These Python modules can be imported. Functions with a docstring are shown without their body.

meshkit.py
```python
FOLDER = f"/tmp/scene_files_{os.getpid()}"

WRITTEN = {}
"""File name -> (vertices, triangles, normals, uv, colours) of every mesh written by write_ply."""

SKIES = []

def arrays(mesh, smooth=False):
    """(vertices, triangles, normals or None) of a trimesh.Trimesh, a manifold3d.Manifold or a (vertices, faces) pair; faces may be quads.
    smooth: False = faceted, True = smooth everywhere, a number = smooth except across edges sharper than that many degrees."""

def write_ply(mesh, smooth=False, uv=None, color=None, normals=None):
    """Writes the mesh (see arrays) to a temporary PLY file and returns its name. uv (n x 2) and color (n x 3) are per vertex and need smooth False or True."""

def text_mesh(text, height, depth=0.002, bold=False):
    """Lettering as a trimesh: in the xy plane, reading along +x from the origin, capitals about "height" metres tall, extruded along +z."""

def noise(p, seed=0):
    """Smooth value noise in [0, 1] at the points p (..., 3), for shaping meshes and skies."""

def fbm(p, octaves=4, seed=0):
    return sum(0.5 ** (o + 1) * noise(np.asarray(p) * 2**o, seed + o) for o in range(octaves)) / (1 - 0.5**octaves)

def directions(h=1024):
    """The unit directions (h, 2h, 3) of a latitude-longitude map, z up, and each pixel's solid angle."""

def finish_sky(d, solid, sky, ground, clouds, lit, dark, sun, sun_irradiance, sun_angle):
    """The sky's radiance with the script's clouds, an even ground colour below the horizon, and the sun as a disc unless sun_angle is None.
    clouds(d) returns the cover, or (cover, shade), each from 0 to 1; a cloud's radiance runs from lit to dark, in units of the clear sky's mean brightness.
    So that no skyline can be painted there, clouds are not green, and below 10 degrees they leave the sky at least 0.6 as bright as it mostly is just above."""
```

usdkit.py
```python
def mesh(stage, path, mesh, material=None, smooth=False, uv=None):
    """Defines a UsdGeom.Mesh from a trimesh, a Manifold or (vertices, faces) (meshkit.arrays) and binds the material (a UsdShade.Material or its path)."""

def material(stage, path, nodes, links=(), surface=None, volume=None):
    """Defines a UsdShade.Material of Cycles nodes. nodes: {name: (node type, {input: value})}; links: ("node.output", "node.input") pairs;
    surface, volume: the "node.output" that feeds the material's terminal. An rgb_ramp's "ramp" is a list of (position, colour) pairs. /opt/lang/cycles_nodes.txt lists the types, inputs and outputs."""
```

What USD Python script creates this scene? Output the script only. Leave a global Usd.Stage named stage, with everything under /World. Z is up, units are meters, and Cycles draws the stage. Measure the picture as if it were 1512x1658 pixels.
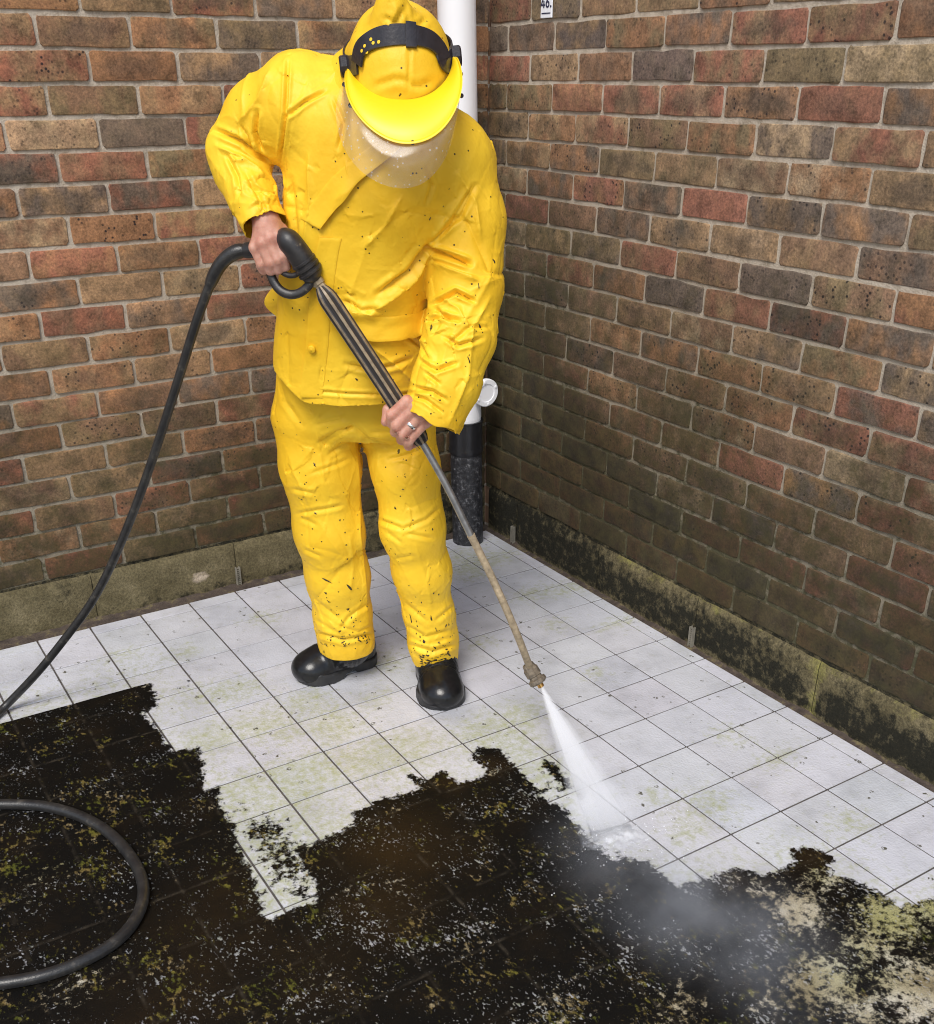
import math, random
import numpy as np, trimesh, usdkit, meshkit
import shapely, shapely.geometry as sg
from pxr import Usd, UsdGeom, UsdLux, UsdShade, Gf, Sdf, Vt

stage = Usd.Stage.CreateInMemory()
UsdGeom.SetStageUpAxis(stage, UsdGeom.Tokens.z)
UsdGeom.SetStageMetersPerUnit(stage, 1.0)
UsdGeom.Xform.Define(stage, '/World')
UsdGeom.Scope.Define(stage, '/World/Looks')
T = Sdf.ValueTypeNames
rng = np.random.default_rng(7)

# ------------------------------------------------------------------ camera
CAM = np.array([-1.98746, -2.99658, 1.45097])
FPX, CX, CY = 1710.63, 756.0, 1034.99
YAW, PITCH = 0.56386, 0.48959
_f = np.array([math.sin(YAW) * math.cos(PITCH), math.cos(YAW) * math.cos(PITCH), -math.sin(PITCH)])
_r = np.array([math.cos(YAW), -math.sin(YAW), 0.0])
_u = np.cross(_r, _f)
ROT = np.array([_r, _u, _f])
cam = UsdGeom.Camera.Define(stage, '/World/camera')
m4 = Gf.Matrix4d(*_r, 0, *_u, 0, *(-_f), 0, *CAM, 1)
cam.AddTransformOp().Set(m4)
cam.CreateHorizontalApertureAttr(36.0)
cam.CreateVerticalApertureAttr(36.0 * 1024 / 934)
cam.CreateFocalLengthAttr(36.0 * FPX / 1512)
cam.CreateVerticalApertureOffsetAttr(36.0 * (CY - 829) / 1512)
cam.CreateExposureAttr(0.98)

# ------------------------------------------------------------------ sky and sun (bright overcast)
SUN_DIR = np.array([-0.62, -0.60, 1.0]); SUN_DIR /= np.linalg.norm(SUN_DIR)
ELEV, AZ = math.asin(SUN_DIR[2]), math.atan2(SUN_DIR[0], SUN_DIR[1])
dome = UsdLux.DomeLight.Define(stage, '/World/sky')
skym = usdkit.material(stage, '/World/Looks/sky', {
    'tc': ('texture_coordinate', {}),
    's': ('sky_texture', {'sky_type': 'single_scattering', 'sun_disc': False, 'sun_elevation': ELEV, 'sun_rotation': AZ,
                          'air_density': 1.0, 'aerosol_density': 1.4, 'ozone_density': 1.0}),
    'n': ('noise_texture', {'scale': 2.2, 'detail': 5.0, 'roughness': 0.6}),
    'r': ('rgb_ramp', {'ramp': [(0.30, (0, 0, 0)), (0.62, (1, 1, 1))]}),
    'f': ('math', {'math_type': 'multiply', 'value2': 0.75}),
    'c': ('mix', {'mix_type': 'mix', 'color2': (3.1, 3.15, 3.3)}),
    'b': ('background_shader', {'strength': 0.115})},
    [('tc.generated', 'n.vector'), ('n.fac', 'r.fac'), ('r.color', 'f.value1'), ('f.value', 'c.fac'), ('s.color', 'c.color1'), ('c.color', 'b.color')], surface='b.background')
UsdShade.MaterialBindingAPI.Apply(dome.GetPrim()).Bind(skym)
dome.GetPrim().SetCustomDataByKey('kind', 'structure')
sun = UsdLux.DistantLight.Define(stage, '/World/sun')
sun.CreateIntensityAttr(0.40); sun.CreateAngleAttr(26.0); sun.CreateNormalizeAttr(True)
sun.CreateColorAttr(Gf.Vec3f(1.0, 0.96, 0.90))
_z = SUN_DIR; _x = np.cross([0, 0, 1], _z); _x /= np.linalg.norm(_x); _y = np.cross(_z, _x)
sun.AddTransformOp().Set(Gf.Matrix4d(*_x, 0, *_y, 0, *_z, 0, 0, 0, 6, 1))

# ------------------------------------------------------------------ helpers
def ray(x, y):
    x = np.asarray(x, float); y = np.asarray(y, float)
    return np.stack([(x - CX) / FPX, -(y - CY) / FPX, np.ones_like(x)], -1) @ ROT
def on_floor(x, y, z=0.0):
    d = ray(x, y); return CAM + d * ((z - CAM[2]) / d[..., 2])[..., None]
def on_right(x, y, off=0.0):
    d = ray(x, y); return CAM + d * ((-off - CAM[0]) / d[..., 0])[..., None]
def on_left(x, y, off=0.0):
    d = ray(x, y); return CAM + d * ((LEFT_Y - off - CAM[1]) / d[..., 1])[..., None]
FEET = np.array([-0.8449, -0.8091, 0.0]); DV = np.array([0.46296, 0.88638, 0.0])   # where the person stands, and the way the view runs
LAT = np.array([DV[1], -DV[0], 0.0])
def at(x, y, off=0.0):
    """the place that appears at photograph pixel x, y and stands off metres nearer than the person's feet"""
    d = ray(x, y); k = ((FEET - DV * off - CAM) @ DV) / (d @ DV); return CAM + d * k
def proj(P):
    v = (np.asarray(P) - CAM) @ ROT.T
    return np.stack([CX + FPX * v[..., 0] / v[..., 2], CY - FPX * v[..., 1] / v[..., 2], v[..., 2]], -1)
def nrm(v): v = np.asarray(v, float); return v / np.maximum(np.linalg.norm(v, axis=-1, keepdims=True), 1e-12)
def sstep(a, b, x):
    t = np.clip((np.asarray(x, float) - a) / (b - a), 0, 1); return t * t * (3 - 2 * t)

_used = {}
def numbered(parent, name):
    k = (parent, name); n = _used.get(k, 0); _used[k] = n + 1
    return f'{parent}/{name}' if n == 0 else f'{parent}/{name}_{n:03d}'
def path_of(p): return '/World' if p is None else (p if isinstance(p, str) else str(p.GetPath()))
def tag(prim, label=None, category=None, group=None, kind=None):
    for k, v in (('label', label), ('category', category), ('group', group), ('kind', kind)):
        if v: prim.SetCustomDataByKey(k, v)
    return prim
def xf(name, parent=None, loc=None, **kw):
    x = UsdGeom.Xform.Define(stage, numbered(path_of(parent), name))
    if loc is not None: x.AddTranslateOp().Set(Gf.Vec3d(*map(float, loc)))
    return tag(x.GetPrim(), **kw)
def obj(name, mesh, mat_, parent=None, smooth=30, prim=None, base=None, normals=None, **kw):
    """one Mesh prim; prim holds primvars: name -> array (one value: constant, one per vertex: vertex). base: the parent's location, taken off the points"""
    v, f, n = meshkit.arrays(mesh, smooth if not prim or smooth is True or smooth is False else True)
    if normals is not None: n = normals
    if base is not None: v = v - np.asarray(base)
    m = UsdGeom.Mesh.Define(stage, numbered(path_of(parent), name))
    m.CreatePointsAttr(Vt.Vec3fArray.FromNumpy(np.ascontiguousarray(v, np.float32)))
    m.CreateFaceVertexCountsAttr(Vt.IntArray.FromNumpy(np.full(len(f), 3, np.int32)))
    m.CreateFaceVertexIndicesAttr(Vt.IntArray.FromNumpy(np.ascontiguousarray(f, np.int32).ravel()))
    m.CreateSubdivisionSchemeAttr('none')
    if n is not None:
        m.CreateNormalsAttr(Vt.Vec3fArray.FromNumpy(np.ascontiguousarray(n, np.float32))); m.SetNormalsInterpolation('vertex')
    for k, a in (prim or {}).items():
        a = np.asarray(a, np.float32)
        if a.ndim == 0: UsdGeom.PrimvarsAPI(m).CreatePrimvar(k, T.FloatArray, 'constant').Set(Vt.FloatArray([float(a)]))
        elif a.ndim == 1 and len(a) == 3: UsdGeom.PrimvarsAPI(m).CreatePrimvar(k, T.Color3fArray, 'constant').Set(Vt.Vec3fArray([Gf.Vec3f(*map(float, a))]))
        elif a.ndim == 1: UsdGeom.PrimvarsAPI(m).CreatePrimvar(k, T.FloatArray, 'vertex').Set(Vt.FloatArray.FromNumpy(a))
        else: UsdGeom.PrimvarsAPI(m).CreatePrimvar(k, T.Color3fArray, 'vertex').Set(Vt.Vec3fArray.FromNumpy(np.ascontiguousarray(a)))
    UsdShade.MaterialBindingAPI.Apply(m.GetPrim()).Bind(mat_)
    return tag(m.GetPrim(), **kw)
def mat(name, nodes, links=(), surface='p.BSDF', volume=None):
    return usdkit.material(stage, '/World/Looks/' + name, nodes, links, surface=surface, volume=volume)
def cat(*ms): return trimesh.util.concatenate([m for m in ms])
def plain(name, color, rough=0.5, var=0.15, scale=30.0, bump=0.0, bscale=200.0, **kw):
    """a simple procedural material: a base colour broken up by noise, with fine relief"""
    n = {'g': ('geometry', {}), 'n': ('noise_texture', {'scale': scale, 'detail': 4.0}),
         'r': ('rgb_ramp', {'ramp': [(0.25, tuple(c * (1 - var) for c in color)), (0.75, tuple(min(1, c * (1 + var)) for c in color))]}),
         'p': ('principled_bsdf', dict(roughness=rough, **kw))}
    l = [('g.position', 'n.vector'), ('n.fac', 'r.fac'), ('r.color', 'p.base_color')]
    if bump:
        n['n2'] = ('noise_texture', {'scale': bscale, 'detail': 3.0}); n['b'] = ('bump', {'strength': bump, 'distance': 0.002})
        l += [('g.position', 'n2.vector'), ('n2.fac', 'b.height'), ('b.normal', 'p.normal')]
    return mat(name, n, l)
def rounded_box(c, s, r=0.004, rot=None):
    """a box with chamfered edges"""
    s = np.asarray(s, float) / 2; P = []
    for sx in (-1, 1):
        for sy in (-1, 1):
            for sz in (-1, 1):
                q = np.array([sx, sy, sz])
                for k in range(3):
                    e = s - r; e[k] = s[k]; P.append(q * e)
    h = trimesh.Trimesh(np.array(P)).convex_hull
    if rot is not None: h.vertices = h.vertices @ np.asarray(rot).T
    h.vertices += np.asarray(c); return h
def frames(P, up=None):
    """tangents and a steady pair of normals along a polyline"""
    P = np.asarray(P, float); t = nrm(np.gradient(P, axis=0))
    n = np.cross(t[0], up if up is not None else ([0, 0, 1] if abs(t[0][2]) < .9 else [1, 0, 0])); n = nrm(n); N = [n]
    for i in range(1, len(P)):
        n = N[-1] - t[i] * (N[-1] @ t[i]); N.append(nrm(n))
    N = np.array(N); return t, N, np.cross(t, N)
def tube(P, r, k=12, caps=True, up=None, sec=None):
    """a swept tube along P; r is a radius or one per point; sec: optional function angle -> radius factor"""
    P = np.asarray(P, float); r = np.broadcast_to(np.asarray(r, float), (len(P),)); t, N, B = frames(P, up)
    a = np.arange(k) / k * 2 * np.pi; s = np.ones(k) if sec is None else sec(a)
    V = (P[:, None] + (N[:, None] * (np.cos(a) * s)[None, :, None] + B[:, None] * (np.sin(a) * s)[None, :, None]) * r[:, None, None]).reshape(-1, 3)
    F = []; i = np.arange(len(P) - 1)[:, None] * k; j = np.arange(k)[None]; j2 = (j + 1) % k
    q = np.stack([i + j, i + j2, i + k + j2, i + k + j], -1).reshape(-1, 4)
    F = np.vstack([q[:, [0, 1, 2]], q[:, [0, 2, 3]]])
    if caps:
        n = len(V); V = np.vstack([V, P[0], P[-1]]); e = (len(P) - 1) * k
        F = np.vstack([F, np.stack([np.full(k, n), (np.arange(k) + 1) % k, np.arange(k)], 1), np.stack([np.full(k, n + 1), e + np.arange(k), e + (np.arange(k) + 1) % k], 1)])
    return trimesh.Trimesh(V, F, process=False)
def spline(P, n):
    """a smooth curve through the points P"""
    from scipy.interpolate import CubicSpline
    P = np.asarray(P, float); d = np.r_[0, np.cumsum(np.linalg.norm(np.diff(P, axis=0), axis=1) ** 0.7)]
    return CubicSpline(d, P, axis=0)(np.linspace(0, d[-1], n))
def lathe(prof, o, axis, k=24, start=None):
    """profile [(distance along the axis, radius), ...] turned about the axis through o"""
    axis = nrm(axis); P = np.array([np.asarray(o) + axis * p[0] for p in prof]); r = np.array([p[1] for p in prof])
    n = nrm(np.cross(axis, [0, 0, 1] if abs(axis[2]) < .9 else [1, 0, 0])); b = np.cross(axis, n); a = np.arange(k) / k * 2 * np.pi
    V = (P[:, None] + (n * np.cos(a)[:, None] + b * np.sin(a)[:, None])[None] * r[:, None, None]).reshape(-1, 3)
    i = np.arange(len(P) - 1)[:, None] * k; j = np.arange(k)[None]; j2 = (j + 1) % k
    q = np.stack([i + j, i + j2, i + k + j2, i + k + j], -1).reshape(-1, 4)
    m = trimesh.Trimesh(V, np.vstack([q[:, [0, 1, 2]], q[:, [0, 2, 3]]]), process=False)
    m.merge_vertices(); m.update_faces(m.nondegenerate_faces()); return m
# ================================================================== WALLS
LEFT_Y = 0.025                                   # the left wall's face stands at y = LEFT_Y, the right wall's at x = 0
S_LEFT = (LEFT_Y - CAM[1]) / (0 - CAM[1])
GAUGE, BRICK, Z19 = 0.075, 0.225, 0.160
LEFT_X0 = CAM[0] + (-1.07945 - CAM[0]) * S_LEFT
def left_z(k): return CAM[2] + (Z19 + GAUGE * (19 - k) - CAM[2]) * S_LEFT
def right_z(k): return Z19 + GAUGE * (19 - k)
def damp_shade_at(P):
    """algae and wetness of the wall at P, with shade painted in towards foot and corner"""
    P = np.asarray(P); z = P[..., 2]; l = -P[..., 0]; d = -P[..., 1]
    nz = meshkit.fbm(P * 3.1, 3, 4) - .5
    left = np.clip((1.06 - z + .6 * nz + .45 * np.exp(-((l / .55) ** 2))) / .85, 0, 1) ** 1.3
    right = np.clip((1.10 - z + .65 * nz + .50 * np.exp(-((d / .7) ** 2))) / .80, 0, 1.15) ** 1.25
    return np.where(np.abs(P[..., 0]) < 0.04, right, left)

brick_mat = mat('brick', {
    'g': ('geometry', {}), 'uv': ('attribute', {'attribute': 'bricks'}), 'ta': ('attribute', {'attribute': 'tint_a'}), 'tb': ('attribute', {'attribute': 'tint_b'}),
    'sd': ('attribute', {'attribute': 'kiln'}), 'dp': ('attribute', {'attribute': 'damp'}),
    'suv': ('separate_xyz', {}), 'ssd': ('separate_xyz', {}),
    # vertical bands of tone left by the kiln stack
    'bu': ('math', {'math_type': 'multiply', 'value2': 3.4}), 'bv': ('math', {'math_type': 'multiply', 'value2': 0.7}),
    'bvec': ('combine_xyz', {}), 'band': ('noise_texture', {'scale': 1.0, 'detail': 3.0, 'roughness': 0.55}),
    'bramp': ('rgb_ramp', {'ramp': [(0.40, (0, 0, 0)), (0.60, (1, 1, 1))]}),
    'base': ('mix', {}),
    # dark kiss mark in the middle
    'du': ('math', {'math_type': 'multiply_add', 'value2': 2.5, 'value3': -1.25}), 'dv': ('math', {'math_type': 'multiply_add', 'value2': 2.2, 'value3': -1.1}),
    'dvec': ('combine_xyz', {}), 'dl': ('vector_math', {'math_type': 'length'}),
    'kn': ('noise_texture', {'scale': 24.0, 'detail': 5.0, 'roughness': 0.65}), 'kadd': ('math', {'math_type': 'multiply_add', 'value2': -2.2, 'value3': 1.95}),
    'kd': ('math', {'math_type': 'subtract'}), 'kr': ('map_range', {'range_type': 'smoothstep', 'from_min': -0.35, 'from_max': 0.45, 'to_min': 0.0, 'to_max': .72, 'clamp': True}),
    'ks': ('math', {'math_type': 'multiply'}), 'kiss': ('mix', {'color2': (0.085, 0.066, 0.052)}),
    # iron spots
    'vo': ('voronoi_texture', {'scale': 75.0}), 'vr': ('map_range', {'from_min': 0.18, 'from_max': 0.30, 'to_min': 1.0, 'to_max': 0.0, 'clamp': True}),
    'vm': ('noise_texture', {'scale': 16.0, 'detail': 1.0}), 'vmr': ('map_range', {'from_min': 0.45, 'from_max': 0.54, 'clamp': True}), 'vmm': ('math', {'math_type': 'multiply'}), 'vk': ('math', {'math_type': 'multiply'}),
    'spot': ('mix', {'color2': (0.016, 0.014, 0.018)}),
    # grain
    'fn': ('noise_texture', {'scale': 160.0, 'detail': 4.0, 'roughness': 0.7}), 'fr': ('rgb_ramp', {'ramp': [(0.25, (0.60, 0.60, 0.60)), (0.75, (1.32, 1.30, 1.26))]}), 'mn': ('noise_texture', {'scale': 20.0, 'detail': 6.0, 'roughness': 0.72}), 'mr': ('rgb_ramp', {'ramp': [(0.28, (0.42, 0.42, 0.42)), (0.50, (0.95, 0.95, 0.95)), (0.74, (1.45, 1.40, 1.30))]}), 'mot': ('mix', {'mix_type': 'multiply', 'fac': 1.0}),
    'grain': ('mix', {'mix_type': 'multiply', 'fac': 1.0}),
    # algae and wetness, plus shade painted into the colour towards foot and corner
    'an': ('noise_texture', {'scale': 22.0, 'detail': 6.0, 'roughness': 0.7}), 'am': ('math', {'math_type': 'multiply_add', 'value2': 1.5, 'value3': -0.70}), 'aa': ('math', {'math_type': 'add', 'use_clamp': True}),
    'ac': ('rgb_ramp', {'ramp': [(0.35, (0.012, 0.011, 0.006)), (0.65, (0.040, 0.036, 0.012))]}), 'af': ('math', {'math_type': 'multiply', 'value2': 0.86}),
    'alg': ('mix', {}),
    'b': ('bump', {'strength': 0.55, 'distance': 0.003}), 'bh': ('math', {'math_type': 'add'}),
    'p': ('principled_bsdf', {'roughness': 0.86, 'specular_ior_level': 0.3})},
    [('uv.vector', 'suv.vector'), ('sd.vector', 'ssd.vector'), ('suv.x', 'bu.value1'), ('suv.y', 'bv.value1'), ('bu.value', 'bvec.x'), ('bv.value', 'bvec.y'), ('ssd.y', 'bvec.z'), ('bvec.vector', 'band.vector'),
     ('band.fac', 'bramp.fac'), ('bramp.color', 'base.fac'), ('ta.color', 'base.color1'), ('tb.color', 'base.color2'),
     ('suv.x', 'du.value1'), ('suv.y', 'dv.value1'), ('du.value', 'dvec.x'), ('dv.value', 'dvec.y'), ('dvec.vector', 'dl.vector1'), ('g.position', 'kn.vector'), ('kn.fac', 'kadd.value1'), ('kadd.value', 'kd.value1'), ('dl.value', 'kd.value2'), ('kd.value', 'kr.value'),
     ('kr.result', 'ks.value1'), ('ssd.x', 'ks.value2'), ('ks.value', 'kiss.fac'), ('base.color', 'kiss.color1'),
     ('g.position', 'vo.vector'), ('vo.distance', 'vr.value'), ('g.position', 'vm.vector'), ('vm.fac', 'vmr.value'), ('vr.result', 'vmm.value1'), ('vmr.result', 'vmm.value2'), ('vmm.value', 'vk.value1'), ('ssd.z', 'vk.value2'), ('vk.value', 'spot.fac'), ('kiss.color', 'spot.color1'),
     ('g.position', 'fn.vector'), ('fn.fac', 'fr.fac'), ('g.position', 'mn.vector'), ('mn.fac', 'mr.fac'), ('spot.color', 'mot.color1'), ('mr.color', 'mot.color2'), ('mot.color', 'grain.color1'), ('fr.color', 'grain.color2'),
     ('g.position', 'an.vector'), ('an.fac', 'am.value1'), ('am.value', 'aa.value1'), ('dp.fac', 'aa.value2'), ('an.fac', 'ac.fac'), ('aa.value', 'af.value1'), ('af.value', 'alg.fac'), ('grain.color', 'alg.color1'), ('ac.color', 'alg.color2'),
     ('alg.color', 'p.base_color'), ('fn.fac', 'bh.value1'), ('kn.fac', 'bh.value2'), ('bh.value', 'b.height'), ('b.normal', 'p.normal')])
mortar_mat = mat('mortar', {
    'g': ('geometry', {}), 'dp': ('attribute', {'attribute': 'damp'}), 'n': ('noise_texture', {'scale': 38.0, 'detail': 5.0, 'roughness': 0.7}),
    'r': ('rgb_ramp', {'ramp': [(0.25, (0.24, 0.20, 0.15)), (0.5, (0.44, 0.38, 0.305)), (0.75, (0.60, 0.53, 0.445))]}),
    'am': ('math', {'math_type': 'multiply_add', 'value2': 2.4, 'value3': -1.35}), 'aa': ('math', {'math_type': 'add', 'use_clamp': True}), 'alg': ('mix', {'color2': (0.048, 0.047, 0.020)}), 'af': ('math', {'math_type': 'multiply', 'value2': 0.93}),  # algae tint that also carries the painted shade low down and in the corner
    'n2': ('noise_texture', {'scale': 220.0, 'detail': 3.0}), 'b': ('bump', {'strength': 0.7, 'distance': 0.003}), 'p': ('principled_bsdf', {'roughness': 0.95, 'specular_ior_level': 0.2})},
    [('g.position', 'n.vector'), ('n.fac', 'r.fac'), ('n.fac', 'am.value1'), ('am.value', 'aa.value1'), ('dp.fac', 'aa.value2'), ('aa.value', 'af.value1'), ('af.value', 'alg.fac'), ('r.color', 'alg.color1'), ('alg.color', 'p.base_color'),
     ('g.position', 'n2.vector'), ('n2.fac', 'b.height'), ('b.normal', 'p.normal')])

def brick_mesh(w, h, seed, full=True):
    """front of one brick in its own plane (u to the right, v up, w out of the wall), edges worn and uneven"""
    g = np.random.default_rng(seed); c = min(w, h) * 0.10
    def ring(ins, depth, jit):
        x0, x1, y0, y1 = ins, w - ins, ins, h - ins
        xs = np.linspace(x0 + c, x1 - c, 5)
        P = [(x, y0) for x in xs] + [(x1 - c * .28, y0 + c * .28), (x1, y0 + c)] + [(x1, (y0 + y1) / 2), (x1, y1 - c), (x1 - c * .28, y1 - c * .28)] + [(x, y1) for x in xs[::-1]] + [(x0 + c * .28, y1 - c * .28), (x0, y1 - c), (x0, (y0 + y1) / 2), (x0, y0 + c), (x0 + c * .28, y0 + c * .28)]
        P = np.array(P); return np.c_[P + g.normal(0, jit, P.shape), np.full(len(P), depth) + g.normal(0, .0003, len(P))]
    r0 = ring(0, -.008, 0); j = g.normal(0, .0011, (len(r0), 2)); r0[:, :2] += j
    r1 = ring(.0002, -.0018, .0003); r1[:, :2] += j; r2 = ring(.0020, .0, .0007); r2[:, :2] += j * .6
    n = len(r0); V = np.vstack([r0, r1, r2, [[w / 2, h / 2, 0]]]); F = []
    mid = np.array([w / 2, h / 2]); e2 = r1[:, :2] - mid; e2 = np.sign(e2) * np.maximum(np.abs(e2) - (mid - c), 0); e2 = nrm(np.c_[e2, np.zeros(n)] + 1e-9)
    NN = np.vstack([e2, nrm(e2 + [0, 0, .8]), np.tile([0, 0, 1.], (n + 1, 1)) + np.r_[e2 * .12, np.zeros((1, 3))]])
    i = np.arange(n); i2 = (i + 1) % n
    for a in (0, n): F += [np.stack([a + i, a + i2, a + n + i2], 1), np.stack([a + i, a + n + i2, a + n + i], 1)]
    F.append(np.stack([2 * n + i, 2 * n + i2, np.full(n, 3 * n)], 1))
    return V, np.vstack(F), nrm(NN)
PAL = np.array([(0.30, 0.20, 0.118), (0.285, 0.158, 0.088), (0.265, 0.120, 0.082), (0.150, 0.115, 0.092), (0.205, 0.152, 0.090), (0.37, 0.275, 0.175), (0.225, 0.140, 0.092)])
def brick_look(g, right, z):
    w = np.array([.22, .30, .17, .08, .07, .06, .10]) if not right else np.array([.13, .16, .18, .18, .12, .04, .19])
    a, b = g.choice(7, 2, p=w / w.sum()); k = g.uniform(.80, 1.15) * (1.16 if not right else 1.02)
    wm = np.array([1., 1., 1.]) if right else np.array([1.07, .99, .90])
    return PAL[a] * wm * k * g.uniform(.96, 1.04, 3), PAL[b] * wm * k, np.array([max(0, g.uniform(-.55, .95)), g.uniform(0, 60), max(0, g.uniform(-.25, .95) if not right else g.uniform(.0, 1.0))])

def build_wall(label, right):
    z = right_z if right else left_z; M = 1.0 if right else S_LEFT
    wall = xf('brick_wall', label=label, category='wall')
    def place(V):                                   # wall coordinates (along the wall, up, out of it) -> world
        return np.c_[-V[:, 2], -V[:, 0], V[:, 1]] if right else np.c_[V[:, 0], LEFT_Y - V[:, 2], V[:, 1]]
    lo, hi = (-.022, 2.62) if right else (-2.75, 0.0)  # the stretch built brick by brick
    j = 0.0049 * M; cnt = 0; rest_v, rest_f, rest = [], [], 0; spare = []
    for k in range(-9, 19):                         # courses from above the frame down to the plinth
        y0, y1 = z(k + 1) + j, z(k) - j
        par = .5 if (k % 2 == 0) == right else 0.0
        base = (-.03841 if right else LEFT_X0); edges = base + (np.arange(-16, 16) + (par if right else (0 if k % 2 == 0 else .5))) * BRICK * M
        for a, b in zip(edges[:-1], edges[1:]):
            a, b = max(a + j, lo), min(b - j, hi)
            if b - a < .028: continue
            sd = abs(hash((k, round(a * 1000), right))) % 100000; g = np.random.default_rng(sd)
            V, F, NN = brick_mesh(b - a, y1 - y0, sd); NN = np.c_[-NN[:, 2], -NN[:, 0], NN[:, 1]] if right else np.c_[NN[:, 0], -NN[:, 2], NN[:, 1]]; uv = np.c_[V[:, 0] / (b - a), V[:, 1] / (y1 - y0), V[:, 0] * 0]
            V = V + [a, y0 + g.normal(0, .0008), g.normal(0, .0011)]; P = place(V)
            px = proj(P[-1][None])[0]; far = not (-60 < px[0] < 1572 and -60 < px[1] < 1700)
            n = np.cross(P[F[:, 1]] - P[F[:, 0]], P[F[:, 2]] - P[F[:, 0]]).sum(0)        # faces turned outwards
            if n @ (np.array([-1., 0, 0]) if right else np.array([0, -1., 0])) < 0: F = F[:, ::-1]
            ta, tb, kl = brick_look(g, right, y0)
            pv = {'tint_a': ta, 'tint_b': tb, 'kiln': kl, 'bricks': uv, 'damp': damp_shade_at(P)}
            spare.append((far, P, F, pv, NN))
    near = [s for s in spare if not s[0]]
    for _, P, F, pv, NN in near:
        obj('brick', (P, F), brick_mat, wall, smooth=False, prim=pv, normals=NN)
    # courses beyond the frame, joined
    farb = [s for s in spare if s[0]]
    if farb:
        off = 0; VV, FF = [], []; pr = {k: [] for k in ('tint_a', 'tint_b', 'kiln', 'bricks', 'damp')}
        for _, P, F, pv, NN in farb:
            VV.append(P); FF.append(F + off); off += len(P)
            for k in pr: pr[k].append(np.broadcast_to(pv[k], (len(P), 3)) if np.ndim(pv[k]) == 1 and len(pv[k]) == 3 else pv[k])
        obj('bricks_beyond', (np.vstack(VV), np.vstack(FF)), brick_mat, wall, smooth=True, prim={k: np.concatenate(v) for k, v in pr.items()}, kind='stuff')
    # mortar: a gridded sheet behind the faces, hollowed unevenly
    s = np.linspace(lo - (0 if right else .25), hi + (.25 if right else 0), 200); t = np.linspace(z(19) - .01, z(-9), 150)
    A, B_ = np.meshgrid(s, t); Q = np.c_[A.ravel(), B_.ravel(), np.full(A.size, -.0048)]
    Q[:, 2] += (meshkit.fbm(np.c_[Q[:, :2] * 45, Q[:, 0] * 0], 2, 9) - .5) * .0030
    i = (np.arange(149)[:, None] * 200 + np.arange(199)[None]).ravel(); q = np.stack([i, i + 1, i + 201, i + 200], 1)
    P = place(Q); F = np.vstack([q[:, [0, 1, 2]], q[:, [0, 2, 3]]])
    n = np.cross(P[F[0, 1]] - P[F[0, 0]], P[F[0, 2]] - P[F[0, 0]])
    if n @ (np.array([-1., 0, 0]) if right else np.array([0, -1., 0])) < 0: F = F[:, ::-1]
    obj('mortar', (P, F), mortar_mat, wall, smooth=True, prim={'damp': damp_shade_at(P)})
    # the wall's body behind, and upwards beyond the frame
    if right: body = trimesh.creation.box(bounds=[[.012, -3.6, -.1], [.24, .24, 2.9]]); up = trimesh.creation.box(bounds=[[.0015, -3.6, z(-9) + .004], [.011, LEFT_Y, 2.9]])
    else: body = trimesh.creation.box(bounds=[[-3.6, LEFT_Y + .012, -.1], [.0115, LEFT_Y + .24, 2.9]]); up = trimesh.creation.box(bounds=[[-3.6, LEFT_Y + .0015, z(-9) + .004], [.0, LEFT_Y + .011, 2.9]])
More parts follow.
